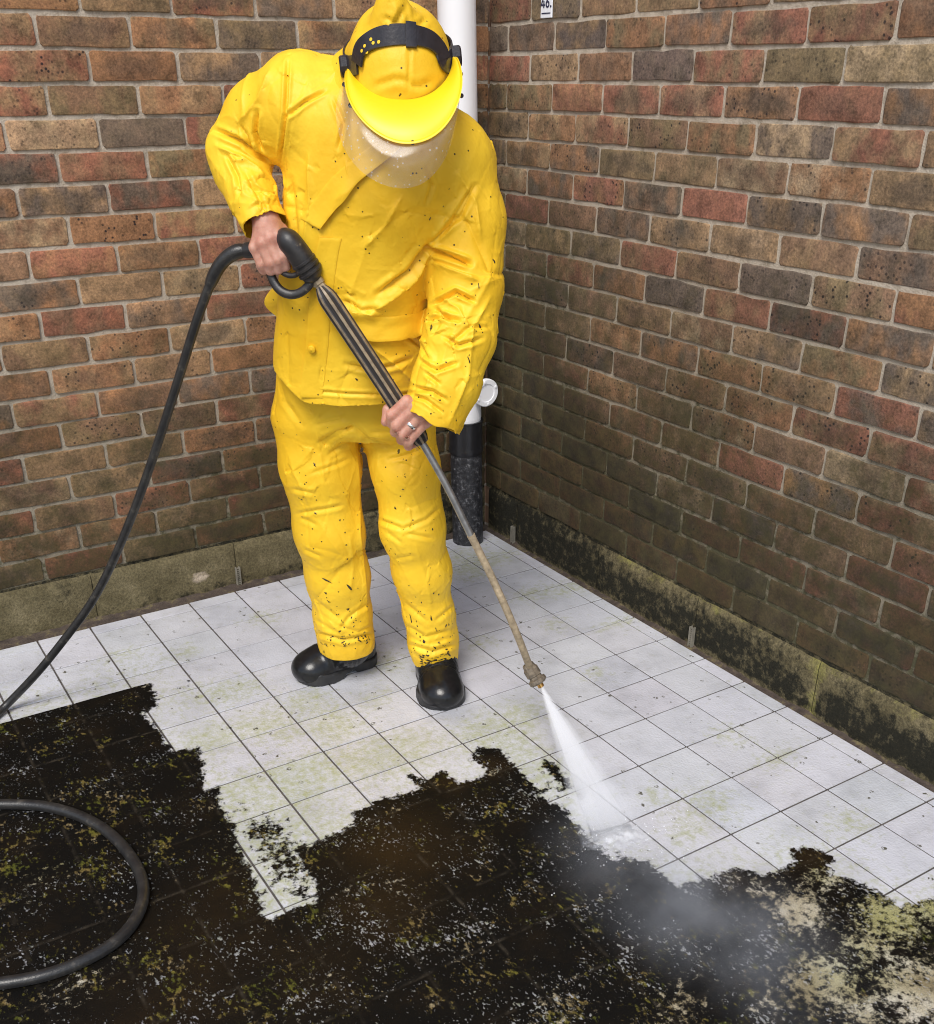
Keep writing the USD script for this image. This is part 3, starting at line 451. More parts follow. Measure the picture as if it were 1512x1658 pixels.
film_mat = mat('algae_film', {
    'g': ('geometry', {}), 'c': ('attribute', {'attribute': 'cover'}), 'k': ('attribute', {'attribute': 'growth'}), 'sk': ('separate_xyz', {}),
    'st': ('mapping', {'scale': (1.0, .62, 1.0), 'rotation': (0, 0, .5)}),
    'n1': ('noise_texture', {'scale': 52.0, 'detail': 7.0, 'roughness': 0.74}), 'a1': ('math', {'math_type': 'multiply_add', 'value2': 2.1, 'value3': -1.05}), 'a2': ('math', {'math_type': 'add'}), 'a3': ('map_range', {'from_min': .42, 'from_max': .62, 'clamp': True}),
    # grains of bare tile, crowding together in places
    'vo': ('noise_texture', {'scale': 205.0, 'detail': 2.5, 'roughness': .6}), 'vn': ('noise_texture', {'scale': 8.0, 'detail': 6.0, 'roughness': .68}), 'vnr': ('map_range', {'from_min': .36, 'from_max': .68, 'to_min': .740, 'to_max': .530, 'clamp': True}), 'vls': ('math', {'math_type': 'subtract'}), 'vlr': ('map_range', {'from_min': -.012, 'from_max': .022, 'to_min': 1.0, 'to_max': 0.20, 'clamp': True}),
    'm1': ('math', {'math_type': 'multiply', 'use_clamp': True}),
    # yellow-cream lichen grains
    'lvo': ('vector_math', {'math_type': 'add', 'vector2': (3.3, 7.7, 2.2)}), 'lv': ('noise_texture', {'scale': 115.0, 'detail': 4.0, 'roughness': .65}), 'ln': ('noise_texture', {'scale': 11.0, 'detail': 5.0, 'roughness': .62}), 'lo': ('vector_math', {'math_type': 'add', 'vector2': (5.2, 3.1, 1.7)}), 'lnr': ('map_range', {'from_min': .44, 'from_max': .70, 'to_min': .70, 'to_max': .46, 'clamp': True}), 'lsub': ('math', {'math_type': 'subtract'}), 'lr': ('map_range', {'from_min': -.02, 'from_max': .10, 'to_max': .9, 'clamp': True}), 'lcn': ('noise_texture', {'scale': 16.0, 'detail': 2.0}), 'lcol': ('rgb_ramp', {'ramp': [(.34, (0.070, 0.078, 0.014)), (.48, (0.125, 0.112, 0.022)), (.60, (0.16, 0.115, 0.045)), (.70, (0.34, 0.29, 0.19))]}), 'lich': ('mix', {}),
    # half-cleaned patches: cream to green bloom broken by black
    'pn': ('noise_texture', {'scale': 62.0, 'detail': 8.0, 'roughness': .80}), 'pm': ('math', {'math_type': 'multiply_add', 'value2': 4.2, 'value3': -2.75}), 'pa': ('math', {'math_type': 'add'}), 'pr': ('map_range', {'from_min': -.05, 'from_max': .30, 'to_min': 0.0, 'to_max': .92, 'clamp': True}), 'pcn': ('noise_texture', {'scale': 9.0, 'detail': 3.0}), 'pcr': ('rgb_ramp', {'ramp': [(.35, (0.24, 0.20, 0.13)), (.5, (0.40, 0.36, 0.27)), (.65, (0.54, 0.52, 0.48))]}), 'pgr': ('mix', {'color2': (0.30, 0.31, 0.10)}), 'pgf': ('math', {'math_type': 'multiply', 'value2': .62}), 'patch': ('mix', {}),
    # colour of the film itself
    'cn': ('noise_texture', {'scale': 9.0, 'detail': 5.0, 'roughness': .65}), 'cnr': ('map_range', {'from_min': .48, 'from_max': .70, 'to_max': .30, 'clamp': True}), 'cb': ('math', {'math_type': 'add', 'use_clamp': True}), 'cbm': ('math', {'math_type': 'multiply', 'value2': .8}),
    'dark': ('mix', {'color1': (0.0036, 0.0032, 0.0027), 'color2': (0.022, 0.0130, 0.0048)}),
    'fn': ('noise_texture', {'scale': 420.0, 'detail': 3.0, 'roughness': .7}), 'fr': ('rgb_ramp', {'ramp': [(.3, (.45, .45, .45)), (.72, (1.7, 1.65, 1.5))]}), 'fm': ('mix', {'mix_type': 'multiply', 'fac': 1.0}),
    'gl': ('attribute', {'attribute': 'joint'}), 'gn': ('noise_texture', {'scale': 25.0, 'detail': 5.0, 'roughness': .7}), 'gnr': ('map_range', {'from_min': .44, 'from_max': .66, 'to_max': .55, 'clamp': True}), 'gmul': ('math', {'math_type': 'multiply'}), 'joint': ('mix', {'color2': (0.085, 0.070, 0.050)}),
    'b': ('bump', {'strength': .5, 'distance': .003}), 'p': ('principled_bsdf', {'roughness': .55, 'specular_ior_level': .12})},
    [('g.position', 'st.vector'), ('g.position', 'n1.vector'), ('n1.fac', 'a1.value1'), ('a1.value', 'a2.value1'), ('c.fac', 'a2.value2'), ('a2.value', 'a3.value'),
     ('st.vector', 'vo.vector'), ('g.position', 'vn.vector'), ('vn.fac', 'vnr.value'), ('vo.fac', 'vls.value1'), ('vnr.result', 'vls.value2'), ('vls.value', 'vlr.value'),
     ('a3.result', 'm1.value1'), ('vlr.result', 'm1.value2'), ('m1.value', 'p.alpha'),
     ('st.vector', 'lvo.vector1'), ('lvo.vector', 'lv.vector'), ('g.position', 'lo.vector1'), ('lo.vector', 'ln.vector'), ('ln.fac', 'lnr.value'), ('lv.fac', 'lsub.value1'), ('lnr.result', 'lsub.value2'), ('lsub.value', 'lr.value'), ('lo.vector', 'lcn.vector'), ('lcn.fac', 'lcol.fac'), ('lr.result', 'lich.fac'), ('dark.color', 'lich.color1'), ('lcol.color', 'lich.color2'),
     ('g.position', 'cn.vector'), ('cn.fac', 'cnr.value'), ('k.vector', 'sk.vector'), ('sk.y', 'cbm.value1'), ('cnr.result', 'cb.value1'), ('cbm.value', 'cb.value2'), ('cb.value', 'dark.fac'),
     ('g.position', 'pn.vector'), ('pn.fac', 'pm.value1'), ('pm.value', 'pa.value1'), ('sk.x', 'pa.value2'), ('pa.value', 'pr.value'), ('g.position', 'pcn.vector'), ('pcn.fac', 'pcr.fac'), ('sk.z', 'pgf.value1'), ('pgf.value', 'pgr.fac'), ('pcr.color', 'pgr.color1'), ('pr.result', 'patch.fac'), ('lich.color', 'patch.color1'), ('pgr.color', 'patch.color2'),
     ('g.position', 'fn.vector'), ('fn.fac', 'fr.fac'), ('patch.color', 'fm.color1'), ('fr.color', 'fm.color2'),
     ('g.position', 'gn.vector'), ('gn.fac', 'gnr.value'), ('gnr.result', 'gmul.value1'), ('gl.fac', 'gmul.value2'), ('gmul.value', 'joint.fac'), ('fm.color', 'joint.color1'), ('joint.color', 'p.base_color'),
     ('fn.fac', 'b.height'), ('b.normal', 'p.normal')])
jl = np.clip(1.0 - np.minimum(fa, fb * 1.1) / .0038, 0, 1)
obj('algae_film', (V, F), film_mat, None, smooth=True, kind='stuff', label='black algae film still covering the unwashed tiles in the foreground', category='algae',
    prim={'cover': cover.ravel()[us], 'growth': np.stack([pale, brown, green_f], -1).reshape(-1, 3)[us], 'joint': jl.ravel()[us]})

# the open joint between the tiles and the plinths, with moss and grit in it
joint_mat = mat('edge_joint', {
    'g': ('geometry', {}), 'n': ('noise_texture', {'scale': 26.0, 'detail': 6.0, 'roughness': .7}), 'r': ('rgb_ramp', {'ramp': [(.30, (0.030, 0.022, 0.017)), (.52, (0.075, 0.055, 0.043)), (.66, (0.16, 0.13, 0.06)), (.80, (0.34, 0.28, 0.18))]}),
    'n2': ('noise_texture', {'scale': 190.0, 'detail': 3.0}), 'b': ('bump', {'strength': .9, 'distance': .004}), 'p': ('principled_bsdf', {'roughness': .9})},
    [('g.position', 'n.vector'), ('n.fac', 'r.fac'), ('r.color', 'p.base_color'), ('g.position', 'n2.vector'), ('n2.fac', 'b.height'), ('b.normal', 'p.normal')])
def edge_strip(P0, P1, w, across, hill):
    n, m = 220, 6; s = np.linspace(0, 1, n); t = np.linspace(0, 1, m); S, Tt = np.meshgrid(s, t, indexing='ij')
    P = np.asarray(P0) + S[..., None] * (np.asarray(P1) - P0) + Tt[..., None] * (w * np.asarray(across))
    nz = meshkit.fbm(P * 40, 3, 3); P[..., 2] = -.0016 + hill * Tt ** 2 * (nz - .2) * 2
    i = (np.arange(n - 1)[:, None] * m + np.arange(m - 1)[None]).ravel(); q = np.stack([i, i + m, i + m + 1, i + 1], 1); F = np.vstack([q[:, [0, 1, 2]], q[:, [0, 2, 3]]]); P = P.reshape(-1, 3)
    if np.cross(P[F[0, 1]] - P[F[0, 0]], P[F[0, 2]] - P[F[0, 0]])[2] < 0: F = F[:, ::-1]
    return P, F
obj('edge_joint', edge_strip((EDGE_R - .002, .02, 0), (EDGE_R - .002, -2.7, 0), .030, (1, 0, 0), .010), joint_mat, floor_, smooth=True)
obj('edge_joint', edge_strip((0, EDGE_L - .006, 0), (-2.75, EDGE_L - .006, 0), .066, (0, 1, 0), .006), joint_mat, floor_, smooth=True)

# ================================================================== DRAIN PIPE in the corner
PY = -.068
def on_y(x, y, yy): d = ray(x, y); return CAM + d * ((yy - CAM[1]) / d[1])
p_low, p_top = on_y(756, 800, PY), on_y(739, 5, PY)
ax = nrm(p_top - p_low)
def pipe_at(z): return p_low + ax * ((z - p_low[2]) / ax[2])
def z_front(y): return on_y(755, y, PY - .055)[2]
ZB, ZW = z_front(688), z_front(612)
pvc = plain('white_pvc', (0.80, 0.80, 0.82), 0.32, .03, 4)
tar = mat('black_coated_iron', {
    'g': ('geometry', {}), 'n': ('noise_texture', {'scale': 70.0, 'detail': 6.0, 'roughness': .75}), 'r': ('rgb_ramp', {'ramp': [(.40, (0.012, 0.012, 0.014)), (.54, (0.030, 0.030, 0.034)), (.61, (0.09, 0.09, 0.095)), (.70, (0.30, 0.30, 0.31))]}),
    'n2': ('noise_texture', {'scale': 45.0, 'detail': 5.0}), 'b': ('bump', {'strength': .8, 'distance': .004}), 'p': ('principled_bsdf', {'roughness': .45})},
    [('g.position', 'n.vector'), ('n.fac', 'r.fac'), ('r.color', 'p.base_color'), ('g.position', 'n2.vector'), ('n2.fac', 'b.height'), ('b.normal', 'p.normal')])
gloss_black = plain('glossy_black', (0.012, 0.012, 0.014), .28, .2, 40, .2, 120)
pipe = xf('drain_pipe', loc=pipe_at(0), label='white plastic drain pipe with a black lower section in the corner', category='pipe'); PB = pipe_at(0)
def lp(prof, o=None, axis=None, k=40): return lathe([(a, max(r, 1e-6)) for a, r in prof], pipe_at(0) if o is None else o, ax if axis is None else axis, k)
obj('lower_pipe', lp([(-.03, .0535), (.0, .0535), (ZB - .115, .0535)]), tar, pipe, smooth=35, base=PB)
obj('socket', lp([(ZB - .115, .0545), (ZB - .108, .0585), (ZB - .094, .0585), (ZB - .090, .0560), (ZB - .012, .0560), (ZB - .006, .0590), (ZB, .0590), (ZB, .050)]), gloss_black, pipe, smooth=35, base=PB)
obj('access_fitting', lp([(ZB - .01, .0515), (ZB + .004, .0515), (ZB + .010, .0530), (ZW + .105, .0530), (ZW + .118, .0600), (ZW + .150, .0600), (ZW + .154, .0550)]), pvc, pipe, smooth=35, base=PB)
obj('upper_pipe', lp([(ZW + .10, .0545), (1.75, .0545), (2.9, .0545)]), pvc, pipe, smooth=35, base=PB)
cdir = nrm(np.array([.03, -1.0, -.04])); cc = pipe_at(z_front(638)) + np.array([.036, -.035, 0])
cap = obj('access_door', lp([(-.03, .030), (.028, .034), (.029, .0455), (.040, .0455), (.0425, .043), (.0425, .030), (.0395, .029), (.0395, .0)], cc, cdir, 32), pvc, pipe, smooth=35, base=PB)
for a in (.5, 1.75, 3.6, 5.0):
    u1 = nrm(np.cross(cdir, [0, 0, 1])); u2 = np.cross(cdir, u1); b_ = cc + cdir * .041 + (u1 * math.cos(a) + u2 * math.sin(a)) * .0375
    obj('screw', lp([(0, .0045), (.004, .0040), (.0045, .0)], b_, cdir, 10), pvc, cap, smooth=35, base=PB)
br_c = pipe_at(1.30)
obj('pipe_clip', lp([(1.285, .0550), (1.287, .0585), (1.313, .0585), (1.315, .0550)]), pvc, pipe, smooth=35, base=PB)

# number tag on the right wall
sg_c = on_right(885.5, 4, .004)
sign_white = plain('enamel_white', (0.78, 0.79, 0.83), .3, .04, 20); ink = plain('dark_ink', (0.022, 0.024, 0.060), .5, .1, 50)
sign = xf('number_sign', loc=sg_c, label='small white number tag reading 46 high on the right-hand wall', category='sign')
obj('plate', rounded_box(sg_c + [.0, 0, .003], (.004, .052, .080), .0012), sign_white, sign, smooth=20, base=sg_c)
tx = meshkit.text_mesh('46.', .024, .0012, bold=True); w_ = np.ptp(tx.vertices[:, 0]); tx.vertices[:, 0] -= w_ / 2 + tx.vertices[:, 0].min()
v = tx.vertices.copy(); tx.vertices = np.c_[-v[:, 2], -v[:, 0], v[:, 1]] + sg_c + [-.0019, 0, -.012]
obj('numerals', tx, ink, sign, smooth=False, base=sg_c)
obj('underline', trimesh.creation.box(bounds=[sg_c + [-.0030, -.020, -.027], sg_c + [-.0019, .020, -.0242]]), ink, sign, smooth=False, base=sg_c)

# ================================================================== PRESSURE WASHER
rubber = mat('hose_rubber', {
    'g': ('geometry', {}), 'n': ('noise_texture', {'scale': 35.0, 'detail': 6.0, 'roughness': .7}), 'r': ('rgb_ramp', {'ramp': [(.35, (0.011, 0.011, 0.012)), (.58, (0.024, 0.023, 0.022)), (.74, (0.085, 0.075, 0.062))]}), 'n2': ('noise_texture', {'scale': 300.0, 'detail': 2.0}), 'b': ('bump', {'strength': .35, 'distance': .0015}),
    'p': ('principled_bsdf', {'roughness': .36, 'specular_ior_level': .5})}, [('g.position', 'n.vector'), ('n.fac', 'r.fac'), ('r.color', 'p.base_color'), ('g.position', 'n2.vector'), ('n2.fac', 'b.height'), ('b.normal', 'p.normal')])
worn = mat('worn_plastic', {
    'g': ('geometry', {}), 'n': ('noise_texture', {'scale': 42.0, 'detail': 7.0, 'roughness': .75}), 'r': ('rgb_ramp', {'ramp': [(.42, (0.014, 0.013, 0.014)), (.60, (0.032, 0.028, 0.026)), (.67, (0.20, 0.16, 0.105)), (.78, (0.33, 0.28, 0.20))]}), 'b': ('bump', {'strength': .4, 'distance': .002}),
    'p': ('principled_bsdf', {'roughness': .40})}, [('g.position', 'n.vector'), ('n.fac', 'r.fac'), ('r.color', 'p.base_color'), ('n.fac', 'b.height'), ('b.normal', 'p.normal')])
ridge_worn = mat('worn_ridges', {
    'g': ('geometry', {}), 'at': ('attribute', {'attribute': 'ridge'}), 'n': ('noise_texture', {'scale': 55.0, 'detail': 6.0, 'roughness': .7}), 'm': ('math', {'math_type': 'multiply_add', 'value2': .55, 'value3': -.27}), 'a': ('math', {'math_type': 'add'}),
    'r': ('rgb_ramp', {'ramp': [(.30, (0.020, 0.017, 0.017)), (.62, (0.055, 0.043, 0.036)), (.82, (0.27, 0.205, 0.13))]}), 'p': ('principled_bsdf', {'roughness': .45})},
    [('g.position', 'n.vector'), ('n.fac', 'm.value1'), ('m.value', 'a.value1'), ('at.fac', 'a.value2'), ('a.value', 'r.fac'), ('r.color', 'p.base_color')])
steel = plain('dull_steel', (0.36, 0.36, 0.36), .38, .25, 60, metallic=.85)
dirty_steel = plain('grime_coated_steel', (0.33, 0.26, 0.17), .65, .4, 90, .4, 200)
brass = plain('brass', (0.75, 0.42, 0.12), .3, .15, 80, metallic=.9)
lance = xf('pressure_washer_lance', loc=at(515, 460, .26), label='worn black pressure washer lance held in both hands, spraying the tiles', category='pressure washer'); LB = at(515, 460, .26)
# trigger gun: body, handle, guard
body_c = spline([at(456, 381, .25), at(466, 389, .262), (at(484, 412, .265)), at(500, 436, .263), at(512, 452, .26)], 22)
obj('gun_body', tube(body_c, np.interp(np.linspace(0, 1, 22), [0, .06, .2, .6, .9, 1], [.010, .018, .0235, .0245, .0225, .013]), 18), worn, lance, smooth=50, base=LB)
for k in range(3):
    c = body_c[13 + k * 2]; t = nrm(body_c[14 + k * 2] - body_c[12 + k * 2]); obj('rib', lathe([(-.0035, .0240), (-.002, .0262), (.002, .0262), (.0035, .0240)], c, t, 18), worn, lance, smooth=30, base=LB)
handle_c = spline([at(462, 384, .25), at(446, 393, .235), at(424, 401, .215), at(404, 405, .20), at(392, 406, .195)], 18)
obj('handle', tube(handle_c, np.interp(np.linspace(0, 1, 18), [0, .5, .9, 1], [.019, .0165, .0155, .0125]), 16), worn, lance, smooth=50, base=LB)
guard_c = spline([at(434, 408, .222), at(436, 436, .235), at(443, 456, .242), at(455, 471, .250), at(472, 477, .256), at(489, 472, .26), at(502, 459, .262), at(508, 446, .262)], 40)
obj('trigger_guard', tube(guard_c, .0068, 12, sec=lambda a: 1 + .35 * np.abs(np.cos(a))), worn, lance, smooth=50, base=LB)
obj('trigger', tube(spline([at(486, 438, .262), at(476, 446, .258), at(462, 444, .25), at(450, 432, .24)], 14), .0055, 10), worn, lance, smooth=50, base=LB)
obj('coupling', lathe([(0, .011), (.004, .013), (.012, .013), (.014, .0105), (.022, .0105), (.024, .012), (.034, .012), (.036, .009)], at(511, 451, .26), at(521, 466, .262) - at(511, 451, .26), 6), dirty_steel, lance, smooth=20, base=LB)
g0, g1 = at(518, 464, .262), at(684, 717, .300); gp = np.array([g0 + (g1 - g0) * t for t in np.linspace(0, 1, 40)]) + np.outer(np.sin(np.linspace(0, np.pi, 40)), at(601, 588, .29) - at(598.5, 589.5, .28)) * .35
gr_r = np.interp(np.linspace(0, 1, 40), [0, .04, .08, .93, .96, 1], [.010, .018, .0205, .0195, .0205, .014]); KS = 48
flute = lambda a: 1 - .10 * (np.cos(a * 8) > .25) * 1.0
gm = tube(gp, gr_r, KS, sec=flute); a_ = np.arange(KS) / KS * 2 * np.pi; rid = np.where(np.cos(a_ * 8) > .25, .16, .78); rid = np.r_[np.tile(rid, 40), .3, .3]
obj('grip', gm, ridge_worn, lance, smooth=False, prim={'ridge': rid}, base=LB)
NOZ = on_floor(871, 1103, .165)
lp_ = spline([g1 - (g1 - g0) * .03, at(690, 728, .301), at(724, 789, .306), at(752, 846, .311), at(790, 922, .318), at(829, 1008, .325), on_floor(858, 1082, .195)], 60)
obj('lance_tube', tube(lp_[:26], .0078, 14), steel, lance, smooth=50, base=LB)
obj('tube_sleeve', tube(lp_[25:], np.r_[.0095, np.full(34, .0088)], 14), dirty_steel, lance, smooth=50, base=LB)
nd = nrm(NOZ - lp_[-1])
nz = obj('nozzle', lathe([(-.012, .009), (-.010, .014), (.0, .016), (.004, .019), (.022, .019), (.024, .016), (.030, .0165), (.032, .022), (.040, .023), (.044, .020), (.046, .010)], lp_[-1] - nd * .002, nd, 8), plain('grimy_nozzle', (0.15, 0.12, 0.085), .6, .5, 120, .5, 220), lance, smooth=20, base=LB)
obj('nozzle_tip', lathe([(0, .008), (.010, .008), (.012, .004), (.012, 1e-6)], lp_[-1] + nd * .043, nd, 12), brass, nz, smooth=30, base=LB)
JET0 = lp_[-1] + nd * .054

# hose: from the gun to the ground, out of the picture and back round in a loop
hp = [at(396, 405.5, .196), at(378, 410, .195), at(357, 428, .19), at(338, 466, .18), at(320, 515, .17), at(301, 575, .155), at(279, 645, .135), at(253, 725, .115), at(224, 808, .10), at(188, 897, .09), at(150, 972, .08), at(106, 1033, .072), at(58, 1092, .064), at(8, 1144, .06)]
e0 = on_floor(-42, 1192, .016); hp += [e0, on_floor(-150, 1265, .014), on_floor(-330, 1330, .014), on_floor(-420, 1390, .014), on_floor(-330, 1350, .030), on_floor(-160, 1312, .016)]
hp += [on_floor(x, y, .0135) for x, y in [(-60, 1303), (0, 1302), (60, 1304), (118, 1317), (172, 1345), (212, 1387), (232, 1436), (222, 1483), (190, 1522), (140, 1553), (75, 1578), (0, 1592), (-120, 1604), (-300, 1612)]]
hose_p = spline(hp, 320)
hose = xf('high_pressure_hose', loc=hp[0], label='black rubber hose running from the lance handle to a loop on the black tiles', category='hose')
obj('hose', tube(hose_p, np.interp(np.arange(320), [0, 120, 190, 320], [.0098, .0102, .0118, .0118]), 18), rubber, hose, smooth=50, base=hp[0])
obj('strain_relief', tube(hose_p[:14], np.interp(np.linspace(0, 1, 14), [0, .1, .15, .9, 1], [.0130, .0145, .0150, .0130, .0112]), 18), rubber, hose, smooth=50, base=hp[0])
hd = nrm(hose_p[1] - hose_p[0]); obj('crimp', lathe([(-.014, .0125), (-.012, .0145), (.0, .0150), (.001, .0120)], hose_p[0], hd, 16), steel, hose, smooth=30, base=hp[0])
# ================================================================== PERSON
import scipy.sparse as sp
from scipy.spatial import cKDTree
def smin(a, b, k):
    h = np.clip(.5 + .5 * (b - a) / k, 0, 1); return b * (1 - h) + a * h - k * h * (1 - h)
def cone(p, a, b, ra, rb):
    a, b = np.asarray(a), np.asarray(b); ab = b - a; t = np.clip(((p - a) @ ab) / (ab @ ab), 0, 1)
    return np.linalg.norm(p - a - t[:, None] * ab, axis=1) - (ra + (rb - ra) * t)
def chain(p, J, k=.02):
    """J: [(joint, radius), ...] a limb that tapers from joint to joint"""
    d = None
    for (a, ra), (b, rb) in zip(J[:-1], J[1:]):
        c = cone(p, a, b, ra, rb); d = c if d is None else smin(d, c, k)
    return d
def ellipsoid(p, c, ax3, r):
    q = (p - c) @ np.asarray(ax3).T; k0 = np.linalg.norm(q / r, axis=1); k1 = np.linalg.norm(q / np.square(r), axis=1)
    return k0 * (k0 - 1) / np.maximum(k1, 1e-9)
def nets(f, lo, hi, h):
    """surface nets: the zero level of f as (vertices, triangles)"""
    lo, hi = np.asarray(lo, float), np.asarray(hi, float); n = np.ceil((hi - lo) / h).astype(int) + 1
    g = [lo[k] + h * np.arange(n[k]) for k in range(3)]; G = np.stack(np.meshgrid(*g, indexing='ij'), -1).reshape(-1, 3)
    v = np.concatenate([f(G[i:i + 400000]) for i in range(0, len(G), 400000)]).reshape(n)
    S = v < 0; acc = np.zeros((*(n - 1), 3)); cnt = np.zeros(n - 1)
    c8 = [(a, b, c) for a in (0, 1) for b in (0, 1) for c in (0, 1)]
    sl = lambda o: tuple(slice(o[k], n[k] - 1 + o[k]) for k in range(3))
    for p_ in c8:
        for k in range(3):
            if p_[k]: continue
            q_ = list(p_); q_[k] = 1; va, vb = v[sl(p_)], v[sl(q_)]; m = (va < 0) != (vb < 0)
            t = np.where(m, va / np.where(m, va - vb, 1), 0)
            for d in range(3): acc[..., d] += np.where(m, p_[d] + (t if d == k else 0), 0)
            cnt += m
    act = cnt > 0; idx = -np.ones(n - 1, int); idx[act] = np.arange(act.sum())
    ijk = np.stack(np.nonzero(act), -1); V = lo + h * (ijk + acc[act] / cnt[act][:, None]); F = []
    for k in range(3):
        a, b = (k + 1) % 3, (k + 2) % 3; s0 = [slice(None)] * 3; s1 = [slice(None)] * 3; s0[k] = slice(0, n[k] - 1); s1[k] = slice(1, n[k])
        m = S[tuple(s0)] != S[tuple(s1)]; inside0 = S[tuple(s0)]
        P = np.stack(np.nonzero(m), -1); ok = (P[:, a] > 0) & (P[:, b] > 0) & (P[:, a] < n[a] - 1) & (P[:, b] < n[b] - 1); P = P[ok]
        w = inside0[tuple(P.T)]; e = np.eye(3, dtype=int)
        q = [idx[tuple((P - o).T)] for o in (0 * e[a], e[a], e[a] + e[b], e[b])]; Q = np.stack(q, 1); Q = np.where(w[:, None], Q, Q[:, ::-1])
        F += [Q[:, [0, 1, 2]], Q[:, [0, 2, 3]]]
    return V, np.vstack(F)
def trim(V, F, drop):
    """drops the triangles whose middle is marked and tidies the vertex list"""
    F = F[~drop(V[F].mean(1))]; us, inv = np.unique(F.ravel(), return_inverse=True); return V[us], inv.reshape(-1, 3)
def border(F):
    e = np.sort(np.vstack([F[:, [0, 1]], F[:, [1, 2]], F[:, [2, 0]]]), 1); u, c = np.unique(e, axis=0, return_counts=True); return u[c == 1]
def vnormals(V, F):
    n = np.zeros_like(V); fn = np.cross(V[F[:, 1]] - V[F[:, 0]], V[F[:, 2]] - V[F[:, 0]])
    for k in range(3): np.add.at(n, F[:, k], fn)
    return nrm(n)
def cloth(V, F, axis, s_ax, s_ci, d_in, d_out, iters, kb=.22, g=.00012, seed=1, amp=.004, freq=14.0):
    """lets an oversized garment settle: its threads are longer than the shape it hangs on, so it buckles into folds. axis, s_ax, s_ci: per vertex"""
    E = np.unique(np.sort(np.vstack([F[:, [0, 1]], F[:, [1, 2]], F[:, [2, 0]]]), 1), axis=0); i, j = E.T; n = len(V)
    d0 = V[j] - V[i]; L0 = np.linalg.norm(d0, axis=1); ca = np.abs(np.sum(nrm(d0) * nrm(axis[i] + axis[j]), 1)) ** 2
    rest = L0 * (1 + (s_ax[i] + s_ax[j]) * .5 * ca + (s_ci[i] + s_ci[j]) * .5 * (1 - ca))
    A = sp.csr_matrix((np.ones(2 * len(E)), (np.r_[i, j], np.r_[j, i])), (n, n)); deg = np.maximum(np.asarray(A.sum(1)).ravel(), 1); W = sp.diags(1 / deg) @ A
    D = sp.csr_matrix((np.r_[np.ones(len(E)), -np.ones(len(E))], (np.r_[i, j], np.r_[np.arange(len(E))] .tolist() + np.arange(len(E)).tolist())), (n, len(E)))
    N = vnormals(V, F); x = V + N * ((meshkit.fbm(V * freq, 3, seed) - .5) * 2 * amp)[:, None]; inv = (1 / deg)[:, None]
    bd = np.unique(border(F)); free = np.ones((n, 1)); vel = np.zeros_like(x)
    for it in range(iters):
        x = x + vel * .6; x0 = x.copy(); x[:, 2] -= g
        for _ in range(3):
            d = x[j] - x[i]; L = np.linalg.norm(d, axis=1); c = d * ((L - rest) / np.maximum(L, 1e-9) * .5)[:, None]
            x = x + (D @ c) * inv * 1.6
        u = x - V; lu = W @ u - u; x = x - kb * (W @ lu - lu) ; u = x - V
        un = np.sum(u * N, 1); ut = u - N * un[:, None]; lt = np.linalg.norm(ut, axis=1); ut *= np.minimum(1, .014 / np.maximum(lt, 1e-9))[:, None]
        un = np.clip(un, -d_in, d_out); x = V + ut + N * un[:, None]; vel = np.clip(x - x0, -.002, .002)
    return x
def shell(V, F, th):
    """gives a sheet its thickness, with a rim along every open edge"""
    N = vnormals(V, F); n = len(V); D_ = np.vstack([F[:, [0, 1]], F[:, [1, 2]], F[:, [2, 0]]]).astype(np.int64); key = D_[:, 0] * n + D_[:, 1]; open_ = ~np.isin(key, D_[:, 1] * n + D_[:, 0]); a, b = D_[open_].T
    return np.vstack([V, V - N * th]), np.vstack([F, F[:, ::-1] + n, np.stack([b, a, a + n], 1), np.stack([b, a + n, b + n], 1)])
def loop(V, F):
    """splits every triangle in four and rounds the result"""
    v, f = trimesh.remesh.subdivide(V, F); v, f = np.asarray(v), np.asarray(f)
    E = np.unique(np.sort(np.vstack([f[:, [0, 1]], f[:, [1, 2]], f[:, [2, 0]]]), 1), axis=0); i, j = E.T; n = len(v)
    A = sp.csr_matrix((np.ones(2 * len(E)), (np.r_[i, j], np.r_[j, i])), (n, n)); W = sp.diags(1 / np.maximum(np.asarray(A.sum(1)).ravel(), 1)) @ A
    B = border(f); bd = np.unique(B); BA = sp.csr_matrix((np.ones(2 * len(B)), (np.r_[B[:, 0], B[:, 1]], np.r_[B[:, 1], B[:, 0]])), (n, n)); bdeg = np.maximum(np.asarray(BA.sum(1)).ravel(), 1)
    for lam in (.5, -.42, .5):
        d = W @ v - v; db = (BA @ v) / bdeg[:, None] - v; d[bd] = db[bd]; v = v + lam * d
    return v, f
